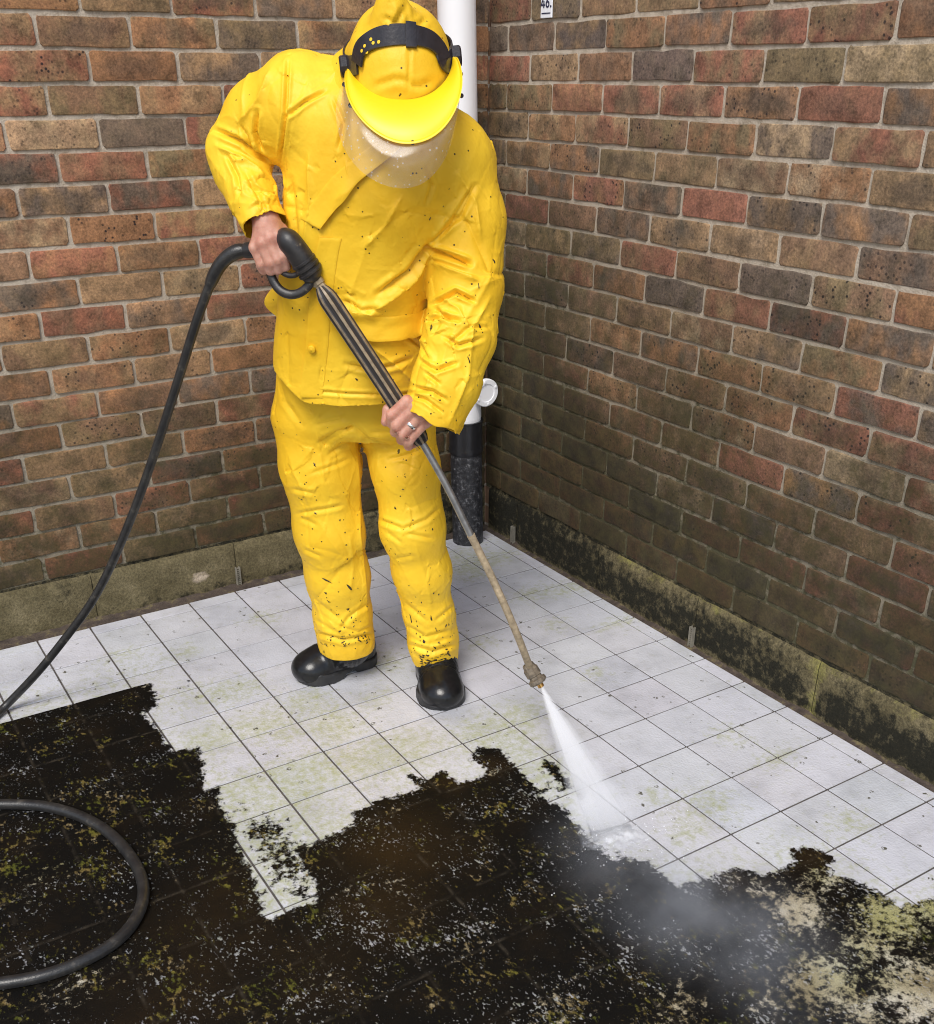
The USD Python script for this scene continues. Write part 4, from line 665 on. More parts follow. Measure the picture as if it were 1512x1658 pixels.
def crumple(V, seed, f=(9.0, 19.0), a=(.0045, .0020), stretch=(1, 1, 1.5), soft=.0035):
    """creased stiff cloth: straight sharp creases that meet in points, flat in between"""
    RM = np.array([[.62, .55, -.56], [-.77, .28, -.57], [-.16, .79, .60]]); o = soft * 2 * (meshkit.noise((V @ RM.T) * 6.0, seed + 3) - .5)
    for k, (ff, aa) in enumerate(zip(f, a)):
        g = np.random.default_rng(seed + k); q = V * np.asarray(stretch) * ff; q = q + .25 * np.stack([meshkit.noise(q * .9 + 3.3 * c, seed + 50 + c) for c in range(3)], -1)
        lo, hi = q.min(0) - 1, q.max(0) + 1; n = int(np.prod(hi - lo) * 1.0); C_ = g.uniform(lo, hi, (n, 3)); d, i = cKDTree(C_).query(q, k=2)
        lo_i, hi_i = np.minimum(i[:, 0], i[:, 1]).astype(np.int64), np.maximum(i[:, 0], i[:, 1]).astype(np.int64); hh = ((lo_i * 7349 + hi_i * 9151 + seed * 131) % 1009) / 1009.0
        e = (d[:, 1] ** 2 - d[:, 0] ** 2) / (2 * np.maximum(np.linalg.norm(C_[i[:, 0]] - C_[i[:, 1]], axis=1), 1e-6)) / ff
        amp = np.where(hh < .42, 0, np.where(hh < .72, .9, -1.1)) * (.35 + 1.3 * meshkit.noise(q * .5 + 9, seed + 60))
        o = o + aa * amp * np.exp(-e / (.0075 / (1 + .6 * k)))
    return o
def folds(V, F, L):
    """L: (kind, amplitude, width in px, [px, ...]) a crease each: v a valley, r a ridge, s an overlap whose edge runs along the line with its left-hand side on top"""
    N = vnormals(V, F); P = proj(V); vd = nrm(V - CAM); fac = sstep(.05, .35, -np.sum(N * vd, 1)); o = np.zeros(len(V))
    for kind, A, w, L_ in L:
        L_ = np.asarray(L_, float); best = np.full(len(V), 1e9); side = np.zeros(len(V)); tt = np.zeros(len(V)); n = len(L_) - 1
        for k in range(n):
            a, b = L_[k], L_[k + 1]; ab = b - a; t = np.clip(((P[:, :2] - a) @ ab) / (ab @ ab), 0, 1); q = P[:, :2] - a - t[:, None] * ab; d = np.linalg.norm(q, axis=1)
            m = d < best; best = np.where(m, d, best); cr = ab[0] * (P[:, 1] - a[1]) - ab[1] * (P[:, 0] - a[0]); side = np.where(m, np.sign(cr), side); tt = np.where(m, (k + t) / n, tt)
        end = 1.0 if kind == 's' else np.clip(np.minimum(tt, 1 - tt) * 5 + .25, 0, 1)
        if kind == 'v': h = -A * np.exp(-best / w) + .45 * A * np.exp(-((best - 2.1 * w) / (1.2 * w)) ** 2)
        elif kind == 'r': h = A * np.exp(-best / w)
        else: sd_ = -side * best; h = A * .5 * (1 + np.tanh(sd_ / 1.9)) * np.exp(-np.maximum(sd_, 0) / w)
        o += h * end * fac
    return V + N * o[:, None]
def smooth_border(V, F, n=10):
    B = border(F); m = len(V); BA = sp.csr_matrix((np.ones(2 * len(B)), (np.r_[B[:, 0], B[:, 1]], np.r_[B[:, 1], B[:, 0]])), (m, m)); dg = np.asarray(BA.sum(1)).ravel(); bd = np.nonzero(dg > 0)[0]; V = V.copy()
    for k in range(n):
        for lam in (.5, -.45): d = (BA @ V)[bd] / dg[bd, None] - V[bd]; V[bd] += lam * d
    return V
def bounds(pts, m): pts = np.asarray(pts); return pts.min(0) - m, pts.max(0) + m
UP = np.array([0, 0, 1.0])
FRONT = nrm(-DV * math.cos(.24) - LAT * math.sin(.24)); SIDE = np.cross(UP, FRONT)    # the trunk is turned a little to the left of the view
if SIDE @ LAT < 0: SIDE = -SIDE

yellow = mat('yellow_waterproof', {
    'g': ('geometry', {}), 'sp': ('attribute', {'attribute': 'splash'}), 'n': ('noise_texture', {'scale': 5.0, 'detail': 4.0, 'roughness': .6}),
    'r': ('rgb_ramp', {'ramp': [(.3, (0.79, 0.455, 0.014)), (.7, (0.91, 0.59, 0.034))]}),
    'mp': ('mapping', {'scale': (1.0, 1.0, .45), 'rotation': (.25, .2, 0.)}), 'v': ('voronoi_texture', {'scale': 52.0}), 'vc': ('separate_xyz', {}), 'vt': ('math', {'math_type': 'subtract', 'value1': 1.0}), 'vgt': ('math', {'math_type': 'less_than'}), 'vr': ('math', {'math_type': 'multiply', 'value2': .36}), 'wn': ('noise_texture', {'scale': 260.0, 'detail': 2.0}), 'wa': ('math', {'math_type': 'multiply_add', 'value2': .35}), 'vd': ('math', {'math_type': 'less_than'}), 'vm': ('math', {'math_type': 'multiply'}),
    'v2': ('voronoi_texture', {'scale': 130.0}), 'v2c': ('separate_xyz', {}), 'v2t': ('math', {'math_type': 'multiply_add', 'value2': -.22, 'value3': .985}), 'v2g': ('math', {'math_type': 'greater_than'}), 'v2d': ('math', {'math_type': 'less_than', 'value2': .26}), 'v2m': ('math', {'math_type': 'multiply'}), 'mx': ('math', {'math_type': 'maximum'}), 'mf': ('math', {'math_type': 'multiply', 'value2': .9}),
    'dirt': ('mix', {'color2': (0.022, 0.016, 0.007)}), 'gn': ('noise_texture', {'scale': 18.0, 'detail': 5.0, 'roughness': .7}), 'gr': ('map_range', {'from_min': .50, 'from_max': .8, 'to_max': .9, 'clamp': True}), 'gm': ('math', {'math_type': 'multiply'}), 'grime': ('mix', {'color2': (0.36, 0.22, 0.02)}),
    'fn': ('noise_texture', {'scale': 900.0, 'detail': 1.0}), 'cn': ('noise_texture', {'scale': 34.0, 'detail': 4.0, 'roughness': .55}), 'ch': ('math', {'math_type': 'multiply_add', 'value2': .06}), 'b': ('bump', {'strength': .35, 'distance': .006}),
    'p': ('principled_bsdf', {'roughness': .52, 'specular_ior_level': .34})},
    [('g.position', 'n.vector'), ('n.fac', 'r.fac'), ('g.position', 'mp.vector'), ('mp.vector', 'v.vector'), ('v.color', 'vc.vector'), ('sp.fac', 'vt.value2'), ('vt.value', 'vgt.value1'), ('vc.x', 'vgt.value2'), ('vc.y', 'vr.value1'), ('g.position', 'wn.vector'), ('wn.fac', 'wa.value1'), ('v.distance', 'wa.value3'), ('wa.value', 'vd.value1'), ('vr.value', 'vd.value2'), ('vgt.value', 'vm.value1'), ('vd.value', 'vm.value2'),
     ('g.position', 'v2.vector'), ('v2.color', 'v2c.vector'), ('sp.fac', 'v2t.value1'), ('v2c.x', 'v2g.value1'), ('v2t.value', 'v2g.value2'), ('v2.distance', 'v2d.value1'), ('v2g.value', 'v2m.value1'), ('v2d.value', 'v2m.value2'), ('vm.value', 'mx.value1'), ('v2m.value', 'mx.value2'), ('mx.value', 'mf.value1'),
     ('g.position', 'gn.vector'), ('gn.fac', 'gr.value'), ('gr.result', 'gm.value1'), ('sp.fac', 'gm.value2'), ('gm.value', 'grime.fac'), ('r.color', 'grime.color1'), ('mf.value', 'dirt.fac'), ('grime.color', 'dirt.color1'), ('dirt.color', 'p.base_color'),
     ('g.position', 'fn.vector'), ('g.position', 'cn.vector'), ('fn.fac', 'ch.value1'), ('cn.fac', 'ch.value3'), ('ch.value', 'b.height'), ('b.normal', 'p.normal')])
skin = mat('skin', {
    'g': ('geometry', {}), 'n': ('noise_texture', {'scale': 38.0, 'detail': 4.0, 'roughness': .6}), 'r': ('rgb_ramp', {'ramp': [(.30, (0.40, 0.165, 0.115)), (.55, (0.54, 0.27, 0.195)), (.75, (0.62, 0.34, 0.26))]}), 'n2': ('noise_texture', {'scale': 170.0, 'detail': 5.0, 'roughness': .7}), 'b': ('bump', {'strength': .45, 'distance': .002}),
    'p': ('principled_bsdf', {'roughness': .48, 'subsurface_weight': .18, 'subsurface_scale': .006})}, [('g.position', 'n.vector'), ('n.fac', 'r.fac'), ('r.color', 'p.base_color'), ('g.position', 'n2.vector'), ('n2.fac', 'b.height'), ('b.normal', 'p.normal')])
person = xf('person', loc=FEET, label='person in yellow waterproof jacket, trousers and hood, head bent, holding the lance', category='person')

# --- the body under the clothes: one continuous skin
def J(*a): return [(at(x, y, o), r) for x, y, o, r in a]
RARM = J((480, 150, .165, .055), (415, 190, .135, .048), (385, 238, .13, .042), (407, 300, .185, .029), (427, 348, .228, .0265))
LARM = J((730, 245, .19, .055), (756, 345, .20, .048), (756, 448, .23, .042), (732, 560, .28, .033), (704, 664, .312, .029))
HC = at(648, 112, .262)                                            # middle of the head
HU = nrm(UP * .80 - DV * .60 - LAT * .05); HS = nrm(np.cross(HU, DV)); HS = HS if HS @ LAT > 0 else -HS
HF = nrm(np.cross(HS, HU)); HF = HF if HF @ UP < 0 else -HF          # the way the face looks: forwards and down
def hd(s, f, u): return HC + HS * s + HF * f + HU * u
def body_f(p):
    d = chain(p, RARM); d = smin(d, chain(p, LARM), .02)
    t = chain(p, [(at(590, 225, .16), .095), (at(585, 330, .13), .115), (at(572, 480, .09), .105), (at(565, 610, .05), .092)], .05)
    t = smin(t, cone(p, at(505, 172, .16), at(705, 250, .18), .052, .052), .04)
    for q in (((520, 650, .0), (535, 850, .0), (562, 1040, -.045)), ((635, 655, .0), (664, 850, .035), (706, 1070, -.02))):
        t = smin(t, chain(p, [(at(*q[0]), .080), (at(*q[1]), .055), (at(*q[2]), .040)]), .03)
    d = smin(d, t, .04)
    n_ = smin(cone(p, at(612, 190, .165), hd(0, -.02, -.06), .054, .052), d, .02)
    h = smin(ellipsoid(p, hd(0, -.012, .008), (HS, HF, HU), np.array([.072, .090, .080])), ellipsoid(p, hd(0, .030, -.045), (HS, HF, HU), np.array([.055, .060, .070])), .03)
    h = smin(h, cone(p, hd(0, .088, -.005), hd(0, .106, -.036), .010, .014), .012)                     # nose
    for s in (-1, 1):
        h = smin(h, ellipsoid(p, hd(s * .076, -.008, -.008), (HS, HF, HU), np.array([.009, .020, .031])), .006)   # ears
        h = np.maximum(h, -ellipsoid(p, hd(s * .030, .094, .002), (HS, HF, HU), np.array([.015, .010, .009])))   # eye sockets
        h = smin(h, np.linalg.norm(p - hd(s * .030, .082, .002), axis=1) - .0118, .003)
    h = smin(h, ellipsoid(p, hd(0, .088, -.070), (HS, HF, HU), np.array([.022, .010, .006])), .006)          # lips
    h = np.maximum(h, -ellipsoid(p, hd(0, .098, -.0705), (HS, HF, HU), np.array([.020, .006, .0016])))
    return smin(n_, h, .02)
def finger(p, J_, k=.005): return chain(p, J_, k)
def rhand_f(p):
    R = J((427, 345, .229, .0262), (431, 362, .238, .0260)); d = chain(p, R, .02)
    M = [(449, 383, .255), (437, 388, .260), (424, 394, .258), (412, 401, .250)]
    for m_, rr in zip(M, (.0125, .0125, .0120, .0110)): d = smin(d, cone(p, at(431, 360, .236), at(*m_), .0185, rr), .012)
    d = smin(d, cone(p, at(447, 384, .240), at(415, 400, .238), .0140, .0130), .010)
    for (mx, my, mo), (px_, py_, po), (dx, dy, do), (tx_, ty, to), r in (
        (M[0], (461, 413, .2625), (462, 431, .250), (452, 432, .226), .0106), (M[1], (449, 420, .2645), (450, 436, .250), (441, 435, .224), .0108),
        (M[2], (436, 425, .2600), (438, 438, .246), (430, 435, .220), .0103), (M[3], (422, 427, .2500), (426, 437, .236), (420, 431, .212), .0092)):
        f = chain(p, [(at(mx, my, mo), r * 1.10), (at(px_, py_, po), r), (at(dx, dy, do), r * .93), (at(tx_, ty, to), r * .82)], .004)
        f = smin(f, np.linalg.norm(p - at(mx, my - 1, mo + .004), axis=1) - r * .85, .006)
        d = smin(d, f, .0038)
    th = chain(p, [(at(440, 361, .232), .0165), (at(455, 374, .226), .0135), (at(467, 392, .216), .0112), (at(474, 408, .214), .0095)], .006)
    return smin(d, th, .008)
def lhand_f(p):
    R = J((706, 663, .3125, .0290), (694, 661, .319, .0275)); d = chain(p, R, .02)
    M = [(659, 650, .332), (671, 660, .337), (681, 671, .336), (689, 683, .329)]
    for m_, rr in zip(M, (.0125, .0130, .0120, .0112)): d = smin(d, cone(p, at(697, 665, .316), at(*m_), .0205, rr), .012)
    d = smin(d, cone(p, at(662, 655, .318), at(687, 684, .315), .0150, .0135), .010)
    for m_, q, dd, t_, r in (
        (M[0], (634, 672, .3335), (633, 684, .312), (645, 684, .286), .0116), (M[1], (642, 689, .3375), (640, 699, .314), (652, 697, .286), .0116),
        (M[2], (651, 703, .3365), (650, 712, .314), (661, 709, .288), .0111), (M[3], (661, 714, .331), (661, 722, .312), (670, 719, .290), .0101)):
        f = chain(p, [(at(*m_), r * 1.10), (at(*q), r), (at(*dd), r * .93), (at(*t_), r * .82)], .004)
        f = smin(f, np.linalg.norm(p - at(m_[0] + 1, m_[1] - 1, m_[2] + .005), axis=1) - r * .82, .006)
        d = smin(d, f, .0036)
    th = chain(p, [(at(672, 654, .302), .0165), (at(646, 652, .278), .0140), (at(629, 664, .284), .0118), (at(624, 683, .297), .0098)], .006)
    return smin(d, th, .008)
def hand(f, c, arm):
    V, F = nets(f, np.asarray(c) - .115, np.asarray(c) + .115, .0026); m = trimesh.Trimesh(V, F, process=False); trimesh.smoothing.filter_taubin(m, iterations=6); return m
def to_manifold(m):
    import manifold3d as mf
    return mf.Manifold(mf.Mesh(np.asarray(m.vertices, np.float32), np.asarray(m.faces, np.uint32)))
rh, lh = hand(rhand_f, at(432, 388, .24), RARM), hand(lhand_f, at(668, 680, .315), LARM)
allp = np.array([q for q, _ in RARM + LARM] + [hd(0, 0, .14), at(562, 1060, 0), at(706, 1085, .05), at(520, 650, 0)])
bV, bF = nets(body_f, *bounds(allp, .13), .0095)
bm = trimesh.Trimesh(bV, bF, process=False)
try:
    u_ = to_manifold(bm) + to_manifold(rh) + to_manifold(lh); body_mesh = meshkit.arrays(u_, False)[:2]
    assert len(body_mesh[1]) > 20000
except Exception as e:
    print('body union fell back:', e); body_mesh = cat(bm, rh, lh)
obj('body', body_mesh, skin, person, smooth=True, base=FEET)

# --- trousers
LLEG = J((508, 672, .0, .098), (519, 750, .005, .091), (533, 850, .0, .084), (546, 925, -.02, .078), (554, 985, -.035, .072), (559, 1022, -.045, .069), (561, 1038, -.05, .063), (563, 1072, -.05, .062))
RLEG = J((640, 676, .0, .091), (656, 750, .030, .078), (667, 845, .035, .076), (682, 915, .020, .069), (694, 985, .0, .062), (700, 1024, -.010, .060), (702, 1042, -.012, .055), (705, 1054, -.015, .043), (708, 1070, -.02, .041), (711, 1094, -.02, .041))
def sections(L):
    """(left px, right px, py, off, half depth) from top to bottom -> a field by height"""
    z, C_, a_, b_ = [], [], [], []
    for l, r, y, o, b in L:
        P, Q = at(l, y, o), at(r, y, o); z.append((P[2] + Q[2]) / 2); C_.append((P + Q) / 2); a_.append(np.linalg.norm(P - Q) / 2); b_.append(b)
    s = np.argsort(z); z = np.array(z)[s]; C_ = np.array(C_)[s]; a_ = np.array(a_)[s]; b_ = np.array(b_)[s]
    from scipy.interpolate import PchipInterpolator as PI
    cx, cy_, fa_, fb_ = PI(z, C_[:, 0]), PI(z, C_[:, 1]), PI(z, a_), PI(z, b_)
    def f(p):
        zz = np.clip(p[:, 2], z[0], z[-1]); dx, dy = p[:, 0] - cx(zz), p[:, 1] - cy_(zz); l = dx * SIDE[0] + dy * SIDE[1]; w = dx * FRONT[0] + dy * FRONT[1]; a, b = fa_(zz), fb_(zz)
        e = 2.4; k = (np.abs(l / a) ** e + np.abs(w / b) ** e) ** (1 / e); return np.maximum((k - 1) * np.minimum(a, b), np.maximum(p[:, 2] - z[-1], z[0] - p[:, 2]))
    return f
hips = sections([(450, 690, 560, .04, .115), (446, 696, 630, .02, .128), (450, 698, 668, .01, .122), (476, 692, 692, .01, .095)])
def trousers_f(p): return smin(smin(chain(p, LLEG, .03), chain(p, RLEG, .03), .006), hips(p), .026)
V, F = nets(trousers_f, *bounds([q for q, _ in LLEG + RLEG] + [at(560, 560, .04)], .15), .0115)
zl, zr = at(562, 1057, .010)[2], at(708, 1086, .020)[2]; mid_x = lambda c: (c - at(632, 1000, .03)) @ LAT > 0
V, F = trim(V, F, lambda c: np.where(mid_x(c) & (c[:, 2] < .5), c[:, 2] < zr, (c[:, 2] < zl)) | (c[:, 2] > at(560, 590, .04)[2]))
bd = np.unique(border(F)); zz = V[bd]; low = zz[:, 2] < .4; V[bd[low], 2] = np.where(mid_x(zz[low]), zr, zl)
ax_l = np.tile(UP, (len(V), 1)); hgt = V[:, 2]
pt = meshkit.noise(V * 6.5, 77) * 2; s_ax = (.006 + .010 * np.exp(-((hgt - .44) / .10) ** 2) + .035 * sstep(.26, .13, hgt)) * pt; s_ci = .008 * pt
X = cloth(V, F, ax_l, s_ax, s_ci, .010, .008, 70, kb=.20, seed=3, amp=.004, freq=11)
V2, F2 = loop(*loop(smooth_border(X, F), F))
V2 = V2 + vnormals(V2, F2) * crumple(V2, 40, f=(6.0, 12.0, 21.0), a=(.0032, .0015, .0008), stretch=(1, 1, .62), soft=.0016)[:, None]
V2 = folds(V2, F2, [('r', 0.0075, 5.0, [(574, 715), (579, 790), (580, 860), (588, 930), (594, 1000)]), ('v', 0.0048, 3.6, [(574, 690), (545, 700), (518, 716)]), ('v', 0.0030, 2.9, [(572, 712), (548, 724), (530, 738)]), ('r', 0.0041, 3.6, [(512, 690), (519, 740), (527, 790)]), ('v', 0.0024, 2.9, [(512, 688), (560, 676)]), ('v', 0.0030, 2.9, [(472, 792), (510, 800)]), ('v', 0.0035, 2.9, [(480, 832), (530, 824), (556, 818)]), ('v', 0.0024, 2.9, [(486, 838), (512, 850)]), ('v', 0.0024, 2.9, [(500, 768), (545, 752), (570, 740)]), ('r', 0.0033, 4.3, [(566, 866), (571, 920), (566, 960)]), ('v', 0.0030, 2.9, [(492, 890), (520, 902)]), ('v', 0.0035, 2.9, [(514, 975), (548, 1002)]), ('v', 0.0041, 2.9, [(598, 975), (565, 1000), (552, 1018)]), ('v', 0.0030, 2.9, [(512, 1005), (540, 1022)]), ('v', 0.0071, 2.9, [(514, 1026), (557, 1037), (604, 1026)]), ('v', 0.0035, 2.4, [(545, 1012), (580, 1024), (602, 1014)]), ('r', 0.0041, 2.9, [(532, 1004), (556, 1028)]),
    ('v', 0.0054, 3.6, [(574, 690), (596, 712), (632, 722)]), ('v', 0.0035, 2.9, [(628, 744), (655, 738), (682, 728)]), ('v', 0.0030, 2.9, [(598, 700), (640, 700), (668, 690)]), ('r', 0.0033, 4.3, [(650, 770), (668, 800), (680, 830)]), ('v', 0.0060, 2.9, [(616, 843), (650, 856)]), ('v', 0.0048, 2.9, [(650, 858), (690, 842), (712, 822)]), ('v', 0.0035, 2.9, [(658, 864), (700, 872)]), ('v', 0.0030, 2.9, [(626, 862), (650, 880)]), ('r', 0.0033, 4.3, [(672, 880), (690, 940), (700, 990)]), ('v', 0.0024, 2.9, [(640, 905), (668, 900)]), ('v', 0.0035, 2.9, [(654, 975), (690, 1006)]), ('v', 0.0035, 2.9, [(735, 980), (705, 1006)]), ('v', 0.0041, 2.9, [(656, 1012), (689, 1032), (732, 1020)]), ('v', 0.0060, 2.9, [(662, 1044), (700, 1056), (738, 1044)]), ('r', 0.0049, 2.9, [(664, 1036), (700, 1046), (736, 1034)]), ('v', 0.0030, 3.6, [(450, 610), (462, 650), (490, 690)])])
V2 = smooth_border(V2, F2, 8)
def splash_at(V, s): return s(V)
tr_splash = lambda V: .05 + .75 * sstep(.34, .10, V[:, 2]) * 1.0 + .10 * sstep(.9, .4, V[:, 2])
V3, F3 = shell(V2, F2, .0016); TROUSER_PRIM = obj('trousers', (V3, F3), yellow, person, smooth=True, base=FEET, prim={'splash': np.clip(tr_splash(V3) * .30, 0, 1)})
TROUSERS = (V2, F2)

# --- jacket: trunk and both sleeves in one
trunk = sections([(560, 640, 120, .20, .055), (500, 690, 142, .19, .085), (464, 742, 195, .18, .120), (460, 760, 260, .17, .135), (459, 748, 330, .155, .140), (455, 714, 400, .135, .138), (449, 698, 480, .11, .138), (443, 697, 560, .08, .140), (441, 694, 640, .06, .145), (441, 692, 690, .055, .146)])
RSL = J((478, 158, .165, .082), (424, 182, .135, .072), (382, 234, .13, .0590), (390, 266, .15, .0520), (406, 306, .19, .0440), (424, 346, .226, .0400), (435, 376, .245, .0390))
LSL = J((728, 262, .185, .088), (752, 345, .20, .080), (754, 450, .23, .074), (744, 535, .27, .071), (722, 612, .298, .068), (703, 662, .312, .062), (688, 694, .322, .060))
def jacket_f(p):
    d = trunk(p); d = smin(d, cone(p, at(490, 158, .165), at(722, 248, .185), .085, .085), .05)
    d = smin(d, cone(p, at(602, 165, .165), at(622, 150, .19), .092, .080), .05)
    return smin(smin(smin(d, chain(p, RSL[:3], .02), .030), chain(p, RSL[2:], .02), .008), chain(p, LSL, .02), .020)
V, F = nets(jacket_f, *bounds([q for q, _ in RSL + LSL] + [at(440, 690, .05), at(690, 690, .05), at(600, 110, .2)], .16), .0112)
rc, rn = at(427, 354, .230), nrm(at(441, 386, .25) - at(414, 318, .20)); lc, ln_ = at(699, 672, .315), nrm(at(684, 702, .325) - at(716, 632, .303))
_h0, _h1, _hl, _hr = at(560, 646, .20)[2], at(442, 590, .12)[2], (at(442, 600, .12) - FEET) @ LAT, (at(490, 645, .18) - FEET) @ LAT
def hem_z(c): return _h0 + (_h1 - _h0) * np.clip((_hr - (c - FEET) @ LAT) / (_hr - _hl), 0, 1.2)
def jdrop(c):
    ot = trunk(c) > .005; a = ((c - rc) @ rn > 0) & (chain(c, RSL) < .03) & (np.linalg.norm(c - rc, axis=1) < .13) & ot; b = ((c - lc) @ ln_ > 0) & (np.linalg.norm(c - lc, axis=1) < .14) & ot
    sl = np.abs(chain(c, LSL)) < .02
    return a | b | ((c[:, 2] < hem_z(c)) & ~(sl & ((c - at(690, 560, .2)) @ LAT > .0) & (c[:, 2] > lc[2] - .09) & ((c - lc) @ ln_ < .02) & (((FEET - c) @ DV) > .20)))
V, F = trim(V, F, jdrop)
ms = trimesh.Trimesh(V, F, process=False).split(only_watertight=False)
if len(ms) > 1: k_ = max(ms, key=lambda m: len(m.faces)); V, F = np.asarray(k_.vertices), np.asarray(k_.faces)
bd = np.unique(border(F))
for c_, n_, r_ in ((rc, rn, .10), (lc, ln_, .11)):
    s = bd[(np.linalg.norm(V[bd] - c_, axis=1) < r_) & (np.abs((V[bd] - c_) @ n_) < .03)]; V[s] -= n_ * ((V[s] - c_) @ n_)[:, None]
s = bd[np.abs(V[bd, 2] - hem_z(V[bd])) < .014]; V[s, 2] = hem_z(V[s])
dr, dl = chain(V, RSL), chain(V, LSL); dt = trunk(V); wr = sstep(.02, -.01, dr - dt); wl = sstep(.02, -.01, dl - dt)
def seg_dir(V, JJ):
    P = np.array([q for q, _ in JJ]); m = (P[:-1] + P[1:]) / 2; t = nrm(np.diff(P, axis=0)); w = 1 / (np.linalg.norm(V[:, None] - m[None], axis=2) ** 3 + 1e-6); return nrm((w[..., None] * t[None]).sum(1))
axj = nrm(UP[None] * (1 - wr - wl)[:, None] + seg_dir(V, RSL) * wr[:, None] + seg_dir(V, LSL) * wl[:, None])
arm = np.clip(wr + wl, 0, 1); zc = V[:, 2]
waist = np.exp(-((zc - at(600, 470, .2)[2]) / .10) ** 2); elb = np.exp(-(np.linalg.norm(V - at(384, 240, .13), axis=1) / .10) ** 2) + np.exp(-(np.linalg.norm(V - at(754, 460, .23), axis=1) / .16) ** 2)
pt = meshkit.noise(V * 5.5, 78) * 2; s_ax = ((.004 + .012 * waist) * (1 - arm) + (.010 + .018 * elb) * arm) * pt; s_ci = .006 * pt
XJ = cloth(V, F, axj, s_ax, s_ci, .010, .008, 70, kb=.22, seed=8, amp=.004, freq=8.5)
V2, F2 = loop(*loop(smooth_border(XJ, F), F))
ar2 = np.clip(sstep(.02, -.02, chain(V2, RSL) - trunk(V2)) + sstep(.02, -.02, chain(V2, LSL) - trunk(V2)), 0, 1)
V2 = V2 + vnormals(V2, F2) * (crumple(V2, 60, f=(5.5, 11.0, 19.0), a=(.0042, .0018, .0008), stretch=(1, 1, .9), soft=.0025) * (.65 + .45 * ar2))[:, None]
V2 = folds(V2, F2, [('v', 0.0184, 3.6, [(690, 402), (725, 414), (762, 428)]), ('r', 0.0115, 4.3, [(700, 425), (735, 440), (775, 455)]), ('v', 0.0138, 2.9, [(700, 494), (738, 473), (768, 488)]), ('v', 0.0103, 2.9, [(690, 520), (720, 512), (745, 520)]), ('v', 0.0092, 2.9, [(672, 628), (700, 634), (722, 648)]), ('v', 0.0092, 2.9, [(682, 585), (705, 600), (740, 588)]), ('r', 0.0069, 3.6, [(794, 480), (765, 530), (757, 610), (725, 690)]), ('v', 0.0080, 2.9, [(720, 545), (742, 560), (780, 548)]), ('v', 0.0080, 3.6, [(715, 375), (745, 350), (770, 300)]), ('r', 0.0069, 4.3, [(742, 280), (770, 330), (778, 390)]),
    ('v', 0.0115, 4.3, [(697, 392), (661, 440), (610, 478)]), ('r', 0.0161, 7.2, [(690, 415), (655, 465), (600, 505), (560, 500)]), ('r', 0.0069, 4.3, [(650, 320), (620, 370), (590, 400)]),
    ('v', 0.0046, 2.4, [(491, 632), (560, 638), (640, 640), (690, 632)]),
    ('v', 0.0126, 3.6, [(346, 210), (392, 230), (416, 250), (442, 266)]), ('r', 0.0092, 3.6, [(350, 236), (392, 256), (428, 284)]), ('v', 0.0103, 2.9, [(416, 180), (414, 215), (424, 245)]), ('v', 0.0080, 2.9, [(368, 252), (384, 285), (388, 318)]), ('v', 0.0069, 2.9, [(398, 280), (420, 320), (432, 345)]), ('v', 0.0092, 2.4, [(466, 100), (462, 185), (453, 262)]), ('v', 0.0069, 2.9, [(462, 190), (495, 165), (530, 146)]), ('r', 0.0069, 4.3, [(440, 110), (420, 160), (385, 200)]), ('v', 0.0069, 4.3, [(470, 290), (478, 370), (470, 440)]), ('r', 0.0069, 4.3, [(500, 250), (502, 330), (490, 420)]), ('v', 0.0080, 3.6, [(555, 486), (585, 502), (620, 498)]), ('v', 0.0069, 3.6, [(560, 590), (610, 600), (668, 580)]), ('r', 0.0057, 4.3, [(600, 560), (640, 590), (670, 620)]), ('r', 0.0057, 3.6, [(560, 260), (566, 300), (548, 330)]), ('v', 0.0069, 2.9, [(700, 392), (722, 372), (748, 330), (765, 300)]), ('v', 0.0080, 2.9, [(704, 500), (730, 520)]), ('r', 0.0069, 3.6, [(715, 482), (742, 500), (762, 540)]), ('v', 0.0057, 2.9, [(730, 555), (760, 530), (790, 530)]), ('v', 0.0069, 2.4, [(668, 640), (690, 648), (716, 668)]), ('v', 0.0069, 2.4, [(690, 605), (712, 622)]), ('r', 0.0046, 3.6, [(690, 560), (700, 600), (690, 630)]), ('v', 0.0057, 2.9, [(655, 540), (680, 560), (700, 590)]), ('v', 0.0069, 2.4, [(390, 205), (410, 240)]), ('v', 0.0057, 2.4, [(402, 300), (440, 318)]), ('r', 0.0069, 2.9, [(372, 252), (380, 262), (396, 262)]), ('v', 0.0057, 2.9, [(540, 160), (556, 200), (548, 240)]), ('v', 0.0046, 2.9, [(690, 330), (700, 300), (690, 270)])])
V2 = smooth_border(V2, F2, 8); JV, JF = V2, F2
V3, F3 = shell(V2, F2, .0016); JACKET_PRIM = obj('jacket', (V3, F3), yellow, person, smooth=True, base=FEET, prim={'splash': np.clip(.02 + .04 * sstep(1.0, .7, V3[:, 2]), 0, 1)})

